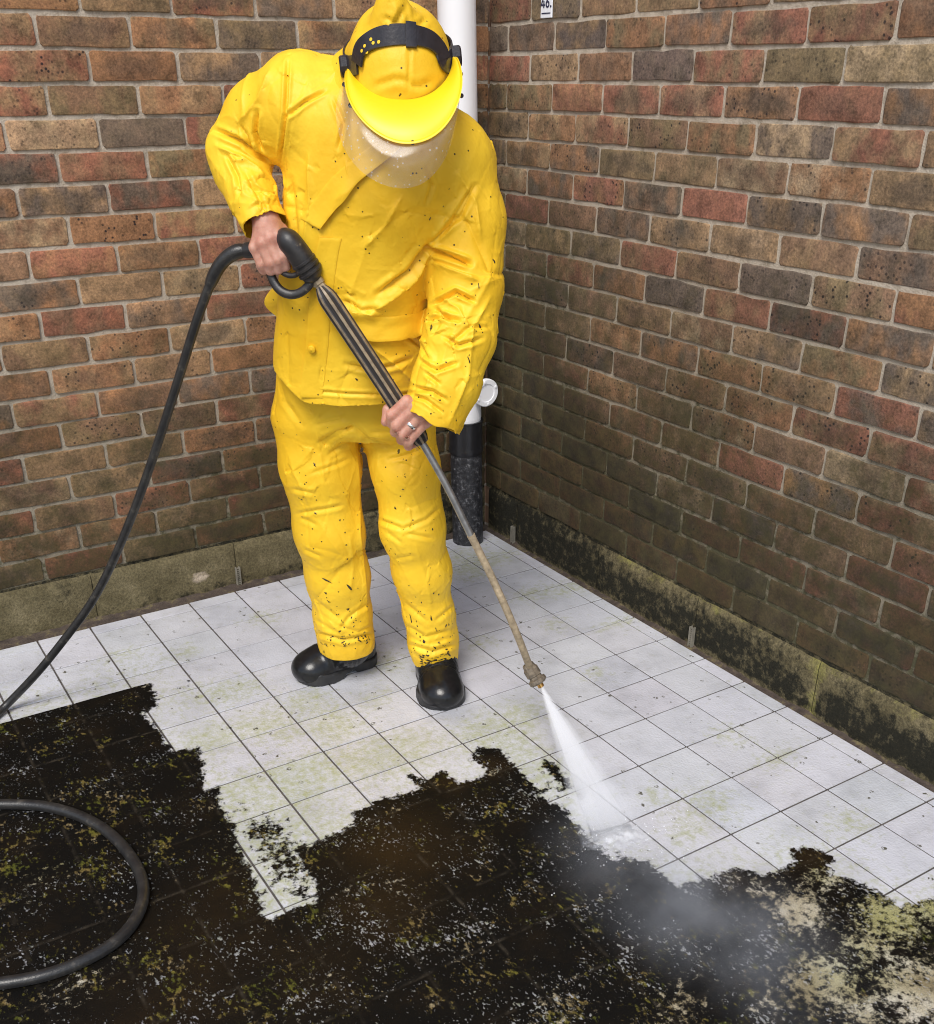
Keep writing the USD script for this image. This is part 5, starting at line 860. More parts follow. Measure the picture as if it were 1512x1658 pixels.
# --- hood
def hood_f(p):
    d = ellipsoid(p, hd(0, -.010, .008), (HS, HF, HU), np.array([.0905, .110, .090]))
    d = smin(d, cone(p, hd(-.003, -.004, .040), hd(-.010, -.012, .138), .070, .016), .014)                    # the peak, pushed up by the seam
    d = smin(d, ellipsoid(p, hd(0, .030, -.05), (HS, HF, HU), np.array([.085, .082, .085])), .04)
    d = smin(d, cone(p, hd(0, -.03, -.05), at(612, 168, .175), .092, .112), .05)
    return d
V, F = nets(hood_f, *bounds([hd(a, b, c) for a in (-.1, .1) for b in (-.12, .13) for c in (-.12, .16)] + [at(600, 180, .1), at(620, 150, .25)], .05), .0085)
face_c = hd(0, .115, -.075)
V, F = trim(V, F, lambda c: (((c - face_c) @ HF > -.028) & ((c - face_c) @ HU < .045) & (np.abs((c - face_c) @ HS) < .07) & ((c - face_c) @ HU > -.09)) | (jacket_f(c) < -.012))
axh = np.tile(HS, (len(V), 1)); lu_ = (V - HC) @ HU
XH = cloth(V, F, axh, .035 + .05 * sstep(.05, .13, lu_), .02 + .03 * sstep(.06, .12, lu_), .006, .007, 90, kb=.2, g=0, seed=5, amp=.004, freq=22)
V2, F2 = loop(smooth_border(XH, F), F); V2 = folds(V2, F2, [('v', .003, 2.5, [(656, 2), (662, 50), (663, 100), (660, 160)]), ('v', .006, 4, [(622, 30), (640, 36), (656, 12)]), ('r', .006, 4, [(640, 2), (640, 28), (625, 42)]), ('v', .004, 4, [(690, 30), (676, 44), (664, 44)]), ('v', .004, 5, [(605, 140), (640, 128), (662, 132)]), ('v', .004, 5, [(700, 130), (680, 140), (664, 138)])]); HV, HFc = V2, F2
V3, F3 = shell(V2, F2, .0014); hood = obj('hood', (V3, F3), yellow, person, smooth=True, base=FEET, prim={'splash': np.full(len(V3), .05)})

# --- boots
boot_mat = mat('boot_rubber', {'g': ('geometry', {}), 'n': ('noise_texture', {'scale': 60.0, 'detail': 5.0, 'roughness': .7}), 'r': ('rgb_ramp', {'ramp': [(.4, (0.006, 0.006, 0.007)), (.7, (0.012, 0.012, 0.012)), (.9, (0.04, 0.035, 0.03))]}), 'b': ('bump', {'strength': .25, 'distance': .002}), 'p': ('principled_bsdf', {'roughness': .24, 'specular_ior_level': .42})},
    [('g.position', 'n.vector'), ('n.fac', 'r.fac'), ('r.color', 'p.base_color'), ('n.fac', 'b.height'), ('b.normal', 'p.normal')])
def boot(heel, toe, ank, w, aw):
    h_, t_ = on_floor(*heel), on_floor(*toe); f_ = nrm(t_ - h_); s_ = np.cross(UP, f_); L = np.linalg.norm(t_ - h_)
    g = lambda a, z_, s=0.0: h_ + f_ * (a * L) + UP * z_ + s_ * s
    def f(p):
        d = chain(p, [(g(.02, .046), .037 * w), (g(.40, .046), .037 * w), (g(.72, .034), .043 * w), (g(.93, .028), .041 * w)], .025)
        d = smin(d, chain(p, [(g(.10, .05), .043), (g(.12, .10), .046), (ank + UP * .0, .050 * aw), (ank + UP * .10, .050 * aw)], .03), .035)
        d = smin(d, ellipsoid(p, g(.90, .034), (f_, s_, UP), np.array([.060, .048 * w, .042])), .012)
        along = ((p - h_) @ f_) / L; z_ = p[:, 2]
        rib = np.sin(along * L * 2 * np.pi / .0120) * .0020 * sstep(.34, .42, along) * sstep(.76, .70, along) * sstep(.035, .055, z_)
        d = d - rib; d = np.maximum(d, .012 - z_)
        return d
    V, F = nets(f, *bounds([g(-.35, 0), g(1.35, 0), ank + UP * .10, g(.5, 0, .08), g(.5, 0, -.08)], .075), .0038)
    b = obj('boot', trimesh.Trimesh(V, F, process=False), boot_mat, person, smooth=True, base=FEET)
    def fs(p):
        along = ((p - h_) @ f_) / L; lat_ = np.abs((p - h_) @ s_); c = np.clip(along, .0, .90); wd = np.interp(along, [-.2, .0, .3, .7, .95, 1.2], [.036, .041, .038, .0515, .0485, .042]) * w
        q = np.hypot(np.where(along < 0, along * L, np.where(along > .86, (along - .86) * L, 0)), 0); d = np.hypot(lat_, q * 1.0) - wd - .0035
        arch = .012 * sstep(.22, .28, along) * sstep(.52, .44, along)
        return np.maximum(np.maximum(d, p[:, 2] - .030 - .009 * sstep(.7, 1.1, along)), arch + .0005 - p[:, 2])
    V, F = nets(fs, *bounds([g(-.35, 0), g(1.35, 0.0), g(.5, .03, .08), g(.5, 0, -.08)], .02), .0042)
    m = trimesh.Trimesh(V, F, process=False); trimesh.smoothing.filter_taubin(m, iterations=4); obj('sole', m, plain('boot_sole', (0.022, 0.022, 0.023), .5, .3, 60, .3, 150), b, smooth=40, base=FEET)
boot((584, 1072), (500, 1099), at(566, 1046, -.05), 1.20, 1.0); boot((704, 1094), (717, 1141), at(709, 1084, -.02), 1.20, .76)

# wedding ring
r0, r1 = at(681, 671, .336), at(651, 703, .3365); rcn = r0 + (r1 - r0) * .52; rd = nrm(r1 - r0)
obj('ring', lathe([(-.0032, .0122), (-.0030, .0130), (.0, .0135), (.0030, .0130), (.0032, .0122)], rcn, rd, 28), plain('silver', (0.85, 0.84, 0.80), .15, .03, 50, metallic=1.0), person, smooth=True, base=FEET)

# back hem of the jacket, sticking out on the left where he bends
q = [at(x, y, o) for x, y, o in ((452, 448, .06), (441, 466, .03), (428, 492, .0), (437, 504, .01), (449, 516, .05), (458, 490, .10), (462, 462, .12))]
bs = np.array([q[0], q[1], q[2], q[3], q[4]]); ins = np.array([q[0] + LAT * .03, q[6] + LAT * .01, q[5] + LAT * .01, q[5] + LAT * .012, q[4] + LAT * .03])
rows_ = np.array([[a_ + (b_ - a_) * t + FRONT * .006 * math.sin(t * 3.1) for t in np.linspace(0, 1, 6)] for a_, b_ in zip(spline(bs, 16), spline(ins, 16))]); i = (np.arange(15)[:, None] * 6 + np.arange(5)[None]).ravel(); qd = np.stack([i, i + 6, i + 7, i + 1], 1); bfF = np.vstack([qd[:, [0, 1, 2]], qd[:, [0, 2, 3]]]); bfV = rows_.reshape(-1, 3)
if np.sum(vnormals(bfV, bfF) * (CAM - bfV)) < 0: bfF = bfF[:, ::-1]
obj('back_hem', shell(bfV, bfF, .0016), yellow, JACKET_PRIM, smooth=40, base=FEET, prim={'splash': 0.02})
# ================================================================== FACE SHIELD
_om = {}
def on_mesh(V, F, pts, lift=0.0):
    """points of the garment that appear at the given pixels, on its near side, lifted off it"""
    if id(V) not in _om: N = vnormals(V, F); P = proj(V); m = np.sum(N * (V - CAM), 1) < 0; _om[id(V)] = (N, m, cKDTree(P[m, :2]))
    N, m, t = _om[id(V)]; d, i = t.query(np.asarray(pts, float), k=6); w = 1 / (d + .5) ** 2; w /= w.sum(1, keepdims=True)
    return (V[m][i] * w[..., None]).sum(1) + nrm((N[m][i] * w[..., None]).sum(1)) * lift, nrm((N[m][i] * w[..., None]).sum(1))
black_pl = plain('black_plastic', (0.020, 0.017, 0.020), .34, .35, 60, .25, 160)
guard_pl = plain('yellow_plastic', (0.86, 0.58, 0.008), .42, .03, 12)
shield = xf('face_shield', loc=HC, label='face shield with yellow brow guard and clear visor worn over the hood', category='face shield')
bp_, bn_ = on_mesh(HV, HFc, [(581, 104), (582, 92), (586, 81), (594, 72), (606, 65), (620, 60), (636, 57.5), (652, 57), (668, 58.5), (684, 62), (698, 68), (708, 76), (713, 87), (714, 98)], .0035)
back = [hd(.101, -.045, -.005), hd(.085, -.085, -.012), hd(.045, -.118, -.016), hd(0, -.128, -.018), hd(-.045, -.118, -.016), hd(-.085, -.085, -.012), hd(-.101, -.045, -.005)]
ring_c = np.vstack([bp_, back, bp_[:1]]); cs = spline(ring_c, 120)
bn_all = nrm(np.vstack([bn_, [nrm(b - HC - HU * ((b - HC) @ HU)) for b in back], bn_[:1]])); ns = nrm(spline(bn_all, 120))
def strap(c, n, wd, th):
    """a flat strap along c with its face turned to n"""
    t = nrm(np.gradient(c, axis=0)); b = nrm(np.cross(n, t)); wd = np.broadcast_to(wd, (len(c),))[:, None] / 2
    R_ = [c + b * wd, c + b * (wd - .001) + n * th, c - b * (wd - .001) + n * th, c - b * wd, c - b * (wd - .001) - n * .001, c + b * (wd - .001) - n * .001]
    V = np.stack(R_, 1).reshape(-1, 3); k = 6; i = np.arange(len(c) - 1)[:, None] * k; j = np.arange(k)[None]; q = np.stack([i + j, i + (j + 1) % k, i + k + (j + 1) % k, i + k + j], -1).reshape(-1, 4)
    F = np.vstack([q[:, [0, 1, 2]], q[:, [0, 2, 3]]]); e = (len(c) - 1) * k
    F = np.vstack([F, [[0, 2, 1], [0, 3, 2], [0, 4, 3], [0, 5, 4], [e, e + 1, e + 2], [e, e + 2, e + 3], [e, e + 3, e + 4], [e, e + 4, e + 5]]])
    m = trimesh.Trimesh(V, F, process=False)
    if m.volume < 0: m.invert()
    return m
hb = obj('headband', strap(cs, ns, .0345, .0028), black_pl, shield, smooth=35, base=HC)
ib = np.argmin(np.linalg.norm(proj(cs)[:, :2] - [664, 58], axis=1)); obj('band_clasp', strap(cs[ib - 2:ib + 3], ns[ib - 2:ib + 3], .042, .0055), black_pl, hb, smooth=20, base=HC)
holes = [(590, 84), (594, 77), (600, 79), (597, 86), (607, 72), (604, 66), (616, 70), (622, 62), (640, 52), (636, 62), (645, 57)]
hp_, hn_ = on_mesh(HV, HFc, holes, .0064); see = plain('hood_seen_through_hole', (0.80, 0.52, 0.02), .6, .05, 20)
for k in range(7): obj('perforation', lathe([(0, .0030), (.0004, .0030), (.0005, 1e-6)], hp_[k], hn_[k], 10), see, hb, smooth=False, base=HC)
kl, kr = at(563, 107, .262), at(733, 92, .255); kax = nrm(kr - kl)
for kc, s in ((kl, -1), (kr, 1)):
    obj('knob', lathe([(-.004, .015), (-.002, .0185), (.012, .0185), (.015, .0160), (.015, 1e-6)], kc, kax * s, 14), black_pl, shield, smooth=20, base=HC)
    q = cs[np.argmin(np.linalg.norm(cs - kc, axis=1))]; obj('hinge_arm', tube(np.array([kc - kax * s * .002, kc - kax * s * .016 + HU * .002, q + (kc - q) * .15, q]), [.0085, .0085, .0075, .006], 10), black_pl, shield, smooth=35, base=HC)
def curve(P, o, n=64): return spline([at(x, y, oo) for (x, y), oo in zip(P, o)], n)
sn = lambda n, p=.75: np.sin(np.linspace(0, np.pi, n)) ** p
Upx = [(564, 104), (574, 124), (598, 146), (630, 159), (660, 161), (691, 154), (716, 136), (729, 114), (733, 88)]
Lpx = [(561, 112), (561, 138), (572, 170), (598, 202), (634, 224), (667, 228), (700, 217), (728, 188), (744, 146), (744, 112), (736, 92)]
Uc = curve(Upx, .262 + .095 * sn(9)); Lc = curve(Lpx, .262 + .165 * sn(11, .7))
n, m = 64, 14; s = np.linspace(0, 1, m)
bow = np.sin(np.pi * s) ** .8 * .012; outv = nrm(-DV + UP * .55)
rows = np.array([[Uc[i] + (Lc[i] - Uc[i]) * t + outv * b_ * math.sin(math.pi * i / (n - 1)) for t, b_ in zip(s, bow)] for i in range(n)])
lip = Lc[:, None] + (np.array([.0025, .0035, .0015])[None, :, None] * outv) + (np.array([.001, .004, .0075])[None, :, None] * nrm(Lc - Uc + 1e-6)[:, None]) * 1.0
rows = np.concatenate([rows, lip], 1); m2 = rows.shape[1]
def sheet(rows, th):
    n, m = rows.shape[:2]; i = (np.arange(n - 1)[:, None] * m + np.arange(m - 1)[None]).ravel(); q = np.stack([i, i + m, i + m + 1, i + 1], 1); F = np.vstack([q[:, [0, 1, 2]], q[:, [0, 2, 3]]]); V = rows.reshape(-1, 3)
    if np.sum(vnormals(V, F) * (CAM - V)) < 0: F = F[:, ::-1]
    return shell(V, F, th)
obj('brow_guard', sheet(rows, .0026), guard_pl, shield, smooth=40, base=HC)
Bpx = [(556, 130), (545, 165), (545, 200), (560, 246), (588, 280), (618, 298), (650, 305), (684, 297), (710, 273), (728, 240), (739, 196), (745, 150), (745, 118)]
Bc = curve(Bpx, .255 + .175 * sn(13, .7)); Lc2 = curve(Lpx, .262 + .163 * sn(11, .7)); s = np.linspace(0, 1, 16)
vrows = np.array([[Lc2[i] + (Bc[i] - Lc2[i]) * t - DV * .014 * math.sin(math.pi * t) * math.sin(math.pi * i / (n - 1)) for t in s] for i in range(n)])
visor_mat = mat('clear_visor', {
    'g': ('geometry', {}), 'fr': ('fresnel', {'IOR': 1.45}), 'frm': ('math', {'math_type': 'multiply', 'value2': .75}), 'tr': ('transparent_bsdf', {'color': (0.95, 0.95, 0.95)}), 'gl': ('glossy_bsdf', {'roughness': .16, 'color': (1, 1, 1)}), 'n': ('noise_texture', {'scale': 13.0, 'detail': 4.0, 'roughness': .55}), 'nr': ('map_range', {'from_min': .35, 'from_max': .75, 'to_min': .05, 'to_max': .22, 'clamp': True}),
    'v': ('voronoi_texture', {'scale': 150.0}), 'vc': ('separate_xyz', {}), 'vg': ('math', {'math_type': 'greater_than', 'value2': .72}), 'vd': ('math', {'math_type': 'less_than', 'value2': .26}), 'vm': ('math', {'math_type': 'multiply'}), 'vs': ('math', {'math_type': 'multiply_add', 'value2': .55, 'use_clamp': True}),
    'df': ('diffuse_bsdf', {'color': (0.80, 0.78, 0.74)}), 'tl': ('translucent_bsdf', {'color': (0.80, 0.78, 0.74)}), 'dt': ('mix_closure', {'fac': .5}), 'm1': ('mix_closure', {}), 'm2': ('mix_closure', {})},
    [('g.position', 'n.vector'), ('n.fac', 'nr.value'), ('g.position', 'v.vector'), ('v.color', 'vc.vector'), ('vc.x', 'vg.value1'), ('v.distance', 'vd.value1'), ('vg.value', 'vm.value1'), ('vd.value', 'vm.value2'), ('vm.value', 'vs.value1'), ('nr.result', 'vs.value3'),
     ('df.BSDF', 'dt.closure1'), ('tl.BSDF', 'dt.closure2'), ('vs.value', 'm1.fac'), ('tr.BSDF', 'm1.closure1'), ('dt.closure', 'm1.closure2'), ('fr.fac', 'frm.value1'), ('frm.value', 'm2.fac'), ('m1.closure', 'm2.closure1'), ('gl.BSDF', 'm2.closure2')], surface='m2.closure')
n_, m_ = vrows.shape[:2]; i = (np.arange(n_ - 1)[:, None] * m_ + np.arange(m_ - 1)[None]).ravel(); q = np.stack([i, i + m_, i + m_ + 1, i + 1], 1)
vF = np.vstack([q[:, [0, 1, 2]], q[:, [0, 2, 3]]]); vV = vrows.reshape(-1, 3); vF = vF if np.sum(vnormals(vV, vF) * (CAM - vV)) > 0 else vF[:, ::-1]
obj('visor', (vV, vF), visor_mat, shield, smooth=True, base=HC)
for (x, y), k in (((557, 137), .1), ((567, 171), .22), ((668, 231), .5), ((746, 120), .93), ((747, 155), .85)):
    c = Lc[int(k * 63)]; c = at(x, y, float((FEET - c) @ DV)); obj('stud', lathe([(-.006, .0032), (.003, .0042), (.0055, .0035), (.0055, 1e-6)], c, nrm(CAM - c), 10), black_pl, shield, smooth=30, base=HC)

# overlapping panels of the jacket
def panel(name, edge, away, n, lift, m=9, part=None):
    """a panel of cloth whose free edge runs along the pixels edge and which lies on the jacket for the pixel vector away"""
    e = spline(np.array(edge, float), n); s_ = np.linspace(0, 1, m); R_ = []
    for t in s_:
        P, N = on_mesh(JV, JF, e + np.asarray(away) * t, .0012); R_.append(P + N * (lift * (1 - t) ** 1.6 * (1 + .35 * (meshkit.noise(P * 16, 5)[:, None] - .5))))
    V = np.stack(R_, 1); i = (np.arange(n - 1)[:, None] * m + np.arange(m - 1)[None]).ravel(); q = np.stack([i, i + m, i + m + 1, i + 1], 1); F = np.vstack([q[:, [0, 1, 2]], q[:, [0, 2, 3]]])
    for _ in range(3): V[1:-1] = .5 * V[1:-1] + .25 * (V[:-2] + V[2:])
    V = V.reshape(-1, 3)
    if np.sum(vnormals(V, F) * (CAM - V)) < 0: F = F[:, ::-1]
    obj(name, shell(V, F, .0018), yellow, JACKET_PRIM, smooth=40, prim={'splash': .02}, base=FEET)
panel('storm_flap', [(648, 240), (622, 262), (596, 282), (573, 302), (556, 322), (542, 342), (531, 356), (521, 370)], (-34, -16), 40, .0085)
panel('front_placket', [(519, 384), (510, 430), (505, 472), (500, 520), (496, 570), (491, 610), (488, 642)], (34, 2), 44, .0050)
panel('waist_fold', [(566, 520), (576, 536), (590, 546), (618, 549), (648, 547), (676, 541), (692, 530)], (2, -36), 40, .0110)

# press stud of the jacket
sp_, sn_ = on_mesh(JV, JF, [(507, 563)], .007)
obj('button', lathe([(-.003, .0075), (.0015, .0085), (.0035, .0070), (.0030, .0045), (.0045, .0030), (.0045, 1e-6)], sp_[0], sn_[0], 20), yellow, JACKET_PRIM, smooth=35, base=FEET, prim={'splash': 0.0})

# ================================================================== WATER: the fan of spray and the mist where it strikes
HIT = (on_floor(940, 1364) + on_floor(1052, 1352)) / 2; jd = nrm(HIT - JET0); JL = np.linalg.norm(HIT - JET0); js = on_floor(1052, 1352) - on_floor(940, 1364); JH = np.linalg.norm(js) / 2; js = nrm(js - jd * (js @ jd)); jt = np.cross(jd, js)
tn = JH / JL; k = 28; R_ = []
for a in np.linspace(0, 1.0, 24):
    c = JET0 + jd * (a * JL); w1, w2 = .004 + a * JL * tn * 1.12, .005 + a * .020; an = np.arange(k) / k * 2 * np.pi
    P = c + js * (np.cos(an) * w1)[:, None] + jt * (np.sin(an) * w2)[:, None]; P[:, 2] = np.maximum(P[:, 2], .0028); R_.append(P)
V = np.vstack(R_ + [[R_[0].mean(0)], [R_[-1].mean(0)]]); i = np.arange(23)[:, None] * k; j = np.arange(k)[None]; q = np.stack([i + j, i + (j + 1) % k, i + k + (j + 1) % k, i + k + j], -1).reshape(-1, 4); e = 23 * k; c = np.arange(k)
F = np.vstack([q[:, [0, 1, 2]], q[:, [0, 2, 3]], np.stack([np.full(k, len(V) - 2), (c + 1) % k, c], 1), np.stack([np.full(k, len(V) - 1), e + c, e + (c + 1) % k], 1)])
jm = trimesh.Trimesh(V, F, process=False)
if jm.volume < 0: jm.invert()
def dotn(v): return ('vector_math', {'math_type': 'dot_product', 'vector2': tuple(map(float, v))})
jet_mat = mat('spray', {
    'g': ('geometry', {}), 'rel': ('vector_math', {'math_type': 'subtract', 'vector2': tuple(map(float, JET0))}), 'da': dotn(jd), 'ds': dotn(js),
    'w': ('math', {'math_type': 'multiply_add', 'value2': float(tn), 'value3': .0030}), 'l': ('math', {'math_type': 'divide'}), 'l2': ('math', {'math_type': 'multiply'}), 'e': ('math', {'math_type': 'subtract', 'value1': 1.06, 'use_clamp': True}), 'e2': ('math', {'math_type': 'power', 'value2': .9}),
    'sv': ('combine_xyz', {}), 'la': ('math', {'math_type': 'multiply', 'value2': 5.0}), 'lb': ('math', {'math_type': 'multiply', 'value2': 3.5}), 'n': ('noise_texture', {'scale': 1.6, 'detail': 6.0, 'roughness': .7}), 'nr': ('map_range', {'from_min': .28, 'from_max': .66, 'to_min': .35, 'to_max': 1.0, 'clamp': True}),
    'fal': ('map_range', {'from_min': 0.0, 'from_max': float(JL), 'to_min': .66, 'to_max': .19, 'clamp': True}), 'd1': ('math', {'math_type': 'multiply'}), 'd2': ('math', {'math_type': 'multiply', 'use_clamp': True}),
    'df': ('diffuse_bsdf', {'color': (0.93, 0.94, 0.97)}), 'tl': ('translucent_bsdf', {'color': (0.93, 0.94, 0.97)}), 'dt': ('mix_closure', {'fac': .45}), 'tr': ('transparent_bsdf', {}), 'm': ('mix_closure', {})},
    [('g.position', 'rel.vector1'), ('rel.vector', 'da.vector1'), ('rel.vector', 'ds.vector1'), ('da.value', 'w.value1'), ('ds.value', 'l.value1'), ('w.value', 'l.value2'), ('l.value', 'l2.value1'), ('l.value', 'l2.value2'), ('l2.value', 'e.value2'), ('e.value', 'e2.value1'),
     ('l.value', 'la.value1'), ('da.value', 'lb.value1'), ('la.value', 'sv.x'), ('lb.value', 'sv.y'), ('sv.vector', 'n.vector'), ('n.fac', 'nr.value'), ('da.value', 'fal.value'), ('fal.result', 'd1.value1'), ('e2.value', 'd1.value2'), ('d1.value', 'd2.value1'), ('nr.result', 'd2.value2'),
     ('df.BSDF', 'dt.closure1'), ('tl.BSDF', 'dt.closure2'), ('d2.value', 'm.fac'), ('tr.BSDF', 'm.closure1'), ('dt.closure', 'm.closure2')], surface='m.closure')
jet = xf('water_jet', loc=JET0, label='white fan of water spraying from the lance nozzle onto the tiles', category='water jet')
for sc_ in (1.0, .55):
    j2 = jm.copy(); c_ = JET0 + jd * ((j2.vertices - JET0) @ jd)[:, None]; j2.vertices = c_ + (j2.vertices - c_) * np.array([sc_]) if sc_ < 1 else j2.vertices
    obj('spray_fan', j2, jet_mat, jet, smooth=True, base=JET0)
# churned white water where it strikes, and thrown drops
wx, wy = np.meshgrid(np.linspace(-1, 1, 60), np.linspace(-1, 1, 30)); rr = np.hypot(wx, wy); hc = on_floor(1003, 1364, .0); ja = nrm(np.array([js[0], js[1], 0])); jb = np.cross(UP, ja)
P = hc + ja * (wx * .105)[..., None] + jb * (wy * .050)[..., None]; P[..., 2] = .0032 + .016 * np.clip(1 - rr ** 2, 0, 1) * (.35 + 1.3 * meshkit.fbm(P * 70, 3, 6)); i = (np.arange(29)[:, None] * 60 + np.arange(59)[None]).ravel(); q = np.stack([i, i + 1, i + 61, i + 60], 1)
foam = mat('churned_water', {'g': ('geometry', {}), 'a': ('attribute', {'attribute': 'cover'}), 'n': ('noise_texture', {'scale': 70.0, 'detail': 5.0, 'roughness': .7}), 'm': ('math', {'math_type': 'multiply_add', 'value2': 1.6, 'value3': -.95}), 's': ('math', {'math_type': 'add', 'use_clamp': True}), 'f': ('math', {'math_type': 'multiply', 'value2': .6}), 'p': ('principled_bsdf', {'base_color': (0.90, 0.92, 0.96), 'roughness': .3})},
    [('g.position', 'n.vector'), ('n.fac', 'm.value1'), ('m.value', 's.value1'), ('a.fac', 's.value2'), ('s.value', 'f.value1'), ('f.value', 'p.alpha')])
obj('churned_water', (P.reshape(-1, 3), np.vstack([q[:, [0, 1, 2]], q[:, [0, 2, 3]]])), foam, jet, smooth=True, base=JET0, prim={'cover': (1.0 - 1.25 * rr ** 1.5).ravel()})
g = np.random.default_rng(4); dm = []
for _ in range(150):
    r_ = trimesh.creation.icosphere(0, radius=g.uniform(.0005, .0014)); a_ = g.normal(0, .8); dd = abs(g.normal(0, .085)); p_ = hc + ja * (g.uniform(-.11, .11) + math.sin(a_) * dd) - jb * (math.cos(a_) * dd * g.choice([1, 1, 1, -.4])) + UP * (abs(g.normal(0, .03)) * (1 - min(1, dd * 3)) + .003)
    r_.vertices = r_.vertices * [1, 1, 1.3] + p_; dm.append(r_)
obj('droplets', cat(*dm), plain('water_drop', (0.88, 0.90, 0.94), .1, .02, 10), jet, smooth=True, base=JET0, kind='stuff')
def mist(name, c, rad, dens, yaw, label=None):
    m = trimesh.creation.icosphere(3); v = m.vertices * np.asarray(rad); c_, s_ = math.cos(yaw), math.sin(yaw); v = np.c_[v[:, 0] * c_ - v[:, 1] * s_, v[:, 0] * s_ + v[:, 1] * c_, v[:, 2]] + c; v[:, 2] = np.maximum(v[:, 2], .0034); m.vertices = v
    mm = mat(name + '_volume', {
        'g': ('geometry', {}), 'rel': ('vector_math', {'math_type': 'subtract', 'vector2': tuple(map(float, c))}), 'rot': ('vector_rotate', {'rotate_type': 'z_axis', 'angle': -yaw}), 'sc': ('vector_math', {'math_type': 'divide', 'vector2': tuple(map(float, rad))}), 'len': ('vector_math', {'math_type': 'length'}),
        'f': ('map_range', {'range_type': 'smoothstep', 'from_min': 1.0, 'from_max': .0, 'to_min': 0.0, 'to_max': 1.0, 'clamp': True}), 'n': ('noise_texture', {'scale': 9.0, 'detail': 4.0, 'roughness': .6}), 'nr': ('map_range', {'from_min': .36, 'from_max': .66, 'to_min': .10, 'to_max': 1.5, 'clamp': True}), 'd': ('math', {'math_type': 'multiply'}), 'd2': ('math', {'math_type': 'multiply', 'value2': dens}),
        'v': ('principled_volume', {'color': (0.92, 0.94, 1.0), 'anisotropy': .0})},
        [('g.position', 'rel.vector1'), ('rel.vector', 'rot.vector'), ('rot.vector', 'sc.vector1'), ('sc.vector', 'len.vector1'), ('len.value', 'f.value'), ('g.position', 'n.vector'), ('n.fac', 'nr.value'), ('f.result', 'd.value1'), ('nr.result', 'd.value2'), ('d.value', 'd2.value1'), ('d2.value', 'v.density')], surface=None, volume='v.volume')
    return obj(name, m, mm, None, smooth=True, kind='stuff', label=label, category='mist')
mist('spray_mist', on_floor(1125, 1475, .05), (.46, .21, .13), 2.4, math.atan2(*(on_floor(1260, 1540) - on_floor(1000, 1370))[[1, 0]]), label='thin mist drifting from where the water jet strikes the tiles')

# flecks of black dirt thrown up onto the suit
fleck_mat = plain('wet_dirt', (0.034, 0.022, 0.008), .45, .4, 90)
def flecks(part, V, F, marks, seed):
    g = np.random.default_rng(seed); P, N = on_mesh(V, F, [m[:2] for m in marks], .0007); out = []
    for (x, y, ln, an, wd), p, n in zip(marks, P, N):
        e = at(x + math.cos(an) * 4, y + math.sin(an) * 4, float((FEET - p) @ DV)) - p; u = nrm(e - n * (e @ n)); v = np.cross(n, u); k = 9; a = np.arange(k) / k * 2 * np.pi; px = np.linalg.norm(p - CAM) / FPX
        ln, wd = ln * .85, wd * .8; r = 1 + g.normal(0, .28, k); pts_ = p + u * (np.cos(a) * ln / 2 * px * r)[:, None] + v * (np.sin(a) * wd / 2 * px * r)[:, None] * (1 + .5 * np.cos(a))[:, None]
        out.append(trimesh.Trimesh(np.vstack([pts_, p + n * .0010]), np.stack([np.arange(k), (np.arange(k) + 1) % k, np.full(k, k)], 1), process=False))
    obj('dirt_flecks', cat(*out), fleck_mat, part, smooth=False, kind='stuff', base=FEET)
g = np.random.default_rng(12)
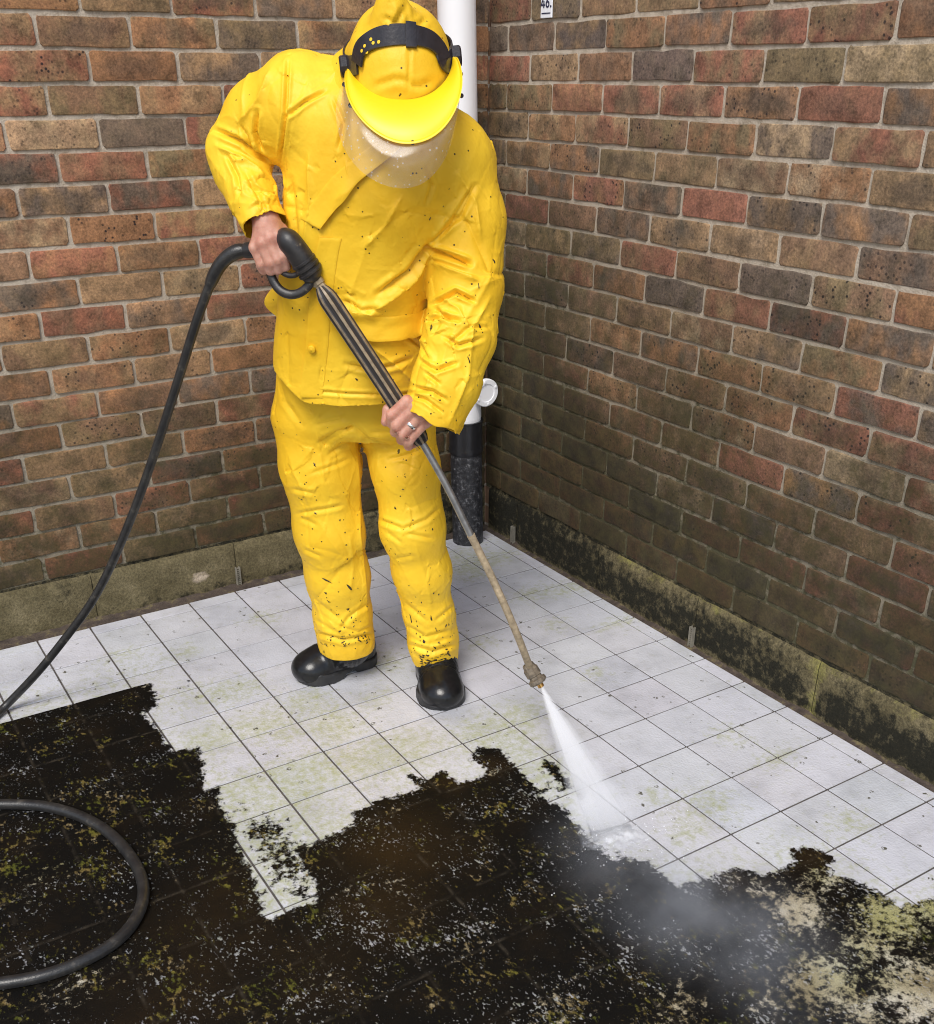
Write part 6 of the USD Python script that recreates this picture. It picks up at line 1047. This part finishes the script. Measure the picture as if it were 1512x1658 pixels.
TM = [(509, 752, 9, .9, 5), (526, 938, 17, .45, 3.5), (565, 950, 14, .8, 4), (527, 960, 6, .4, 4), (532, 974, 9, .9, 4), (563, 986, 6, .3, 4), (536, 987, 4, .2, 3), (550, 1022, 6, 2.2, 5), (576, 1004, 3, .5, 2.5), (510, 831, 6, .8, 3), (550, 842, 3.5, .4, 3.5), (558, 862, 3, .4, 3), (560, 882, 3.5, 1., 3), (488, 808, 4, .8, 2.5), (562, 905, 3, .8, 3), (640, 822, 7, 1.1, 3), (700, 857, 5, 1.0, 3.5), (702, 960, 9, 1.5, 2.5), (710, 962, 5, 1.5, 2.5), (665, 1000, 18, 1.45, 2.5), (698, 1000, 10, 1.5, 3), (722, 1012, 7, 1.8, 3.5), (726, 1011, 6, 1.4, 3), (686, 1038, 8, 1.3, 5), (680, 1030, 6, 1.2, 2.5), (710, 1040, 6, 2.0, 3), (712, 932, 3, 1.5, 2), (656, 772, 4, .3, 2.), (652, 792, 4, .2, 2.)]
TM += [(g.uniform(520, 602), g.normal(1036, 9), g.uniform(3, 9), g.uniform(0, 3.1), g.uniform(2, 4)) for _ in range(26)] + [(g.uniform(678, 732), g.normal(1066, 8), g.uniform(4, 13), g.uniform(-.6, .9), g.uniform(2, 4.5)) for _ in range(26)] + [(g.uniform(540, 600), g.normal(1012, 14), g.uniform(2, 6), g.uniform(.5, 2.5), g.uniform(1.5, 3)) for _ in range(18)] + [(g.uniform(660, 735), g.normal(1020, 25), g.uniform(2, 6), g.uniform(1, 2), g.uniform(1.5, 2.5)) for _ in range(18)] + [(g.uniform(470, 590), g.uniform(690, 1000), g.uniform(1.5, 3), g.uniform(0, 3), g.uniform(1.2, 2)) for _ in range(22)] + [(g.uniform(615, 715), g.uniform(700, 1000), g.uniform(1.5, 3), g.uniform(0, 3), g.uniform(1.2, 2)) for _ in range(22)]
flecks(TROUSER_PRIM, *TROUSERS, TM, 3)
JM = [(776, 528, 18, 1.0, 3), (799, 422, 9, 1.1, 3), (759, 583, 15, 1.2, 3), (775, 462, 12, 1.5, 2), (696, 354, 6, 2.0, 3.5), (668, 281, 4, 1.4, 3.5), (577, 614, 6, .7, 3), (663, 438, 3, 0, 3), (697, 640, 4, .5, 2.5), (711, 648, 5, .5, 3)] + [(g.uniform(455, 790), g.uniform(240, 630), g.uniform(1.5, 3.2), g.uniform(0, 3), g.uniform(1.2, 2.2)) for _ in range(28)] + [(g.uniform(690, 785), g.uniform(460, 680), g.uniform(1.5, 3.5), g.uniform(0, 3), g.uniform(1.2, 2.2)) for _ in range(26)]
flecks(JACKET_PRIM, JV, JF, JM, 4)
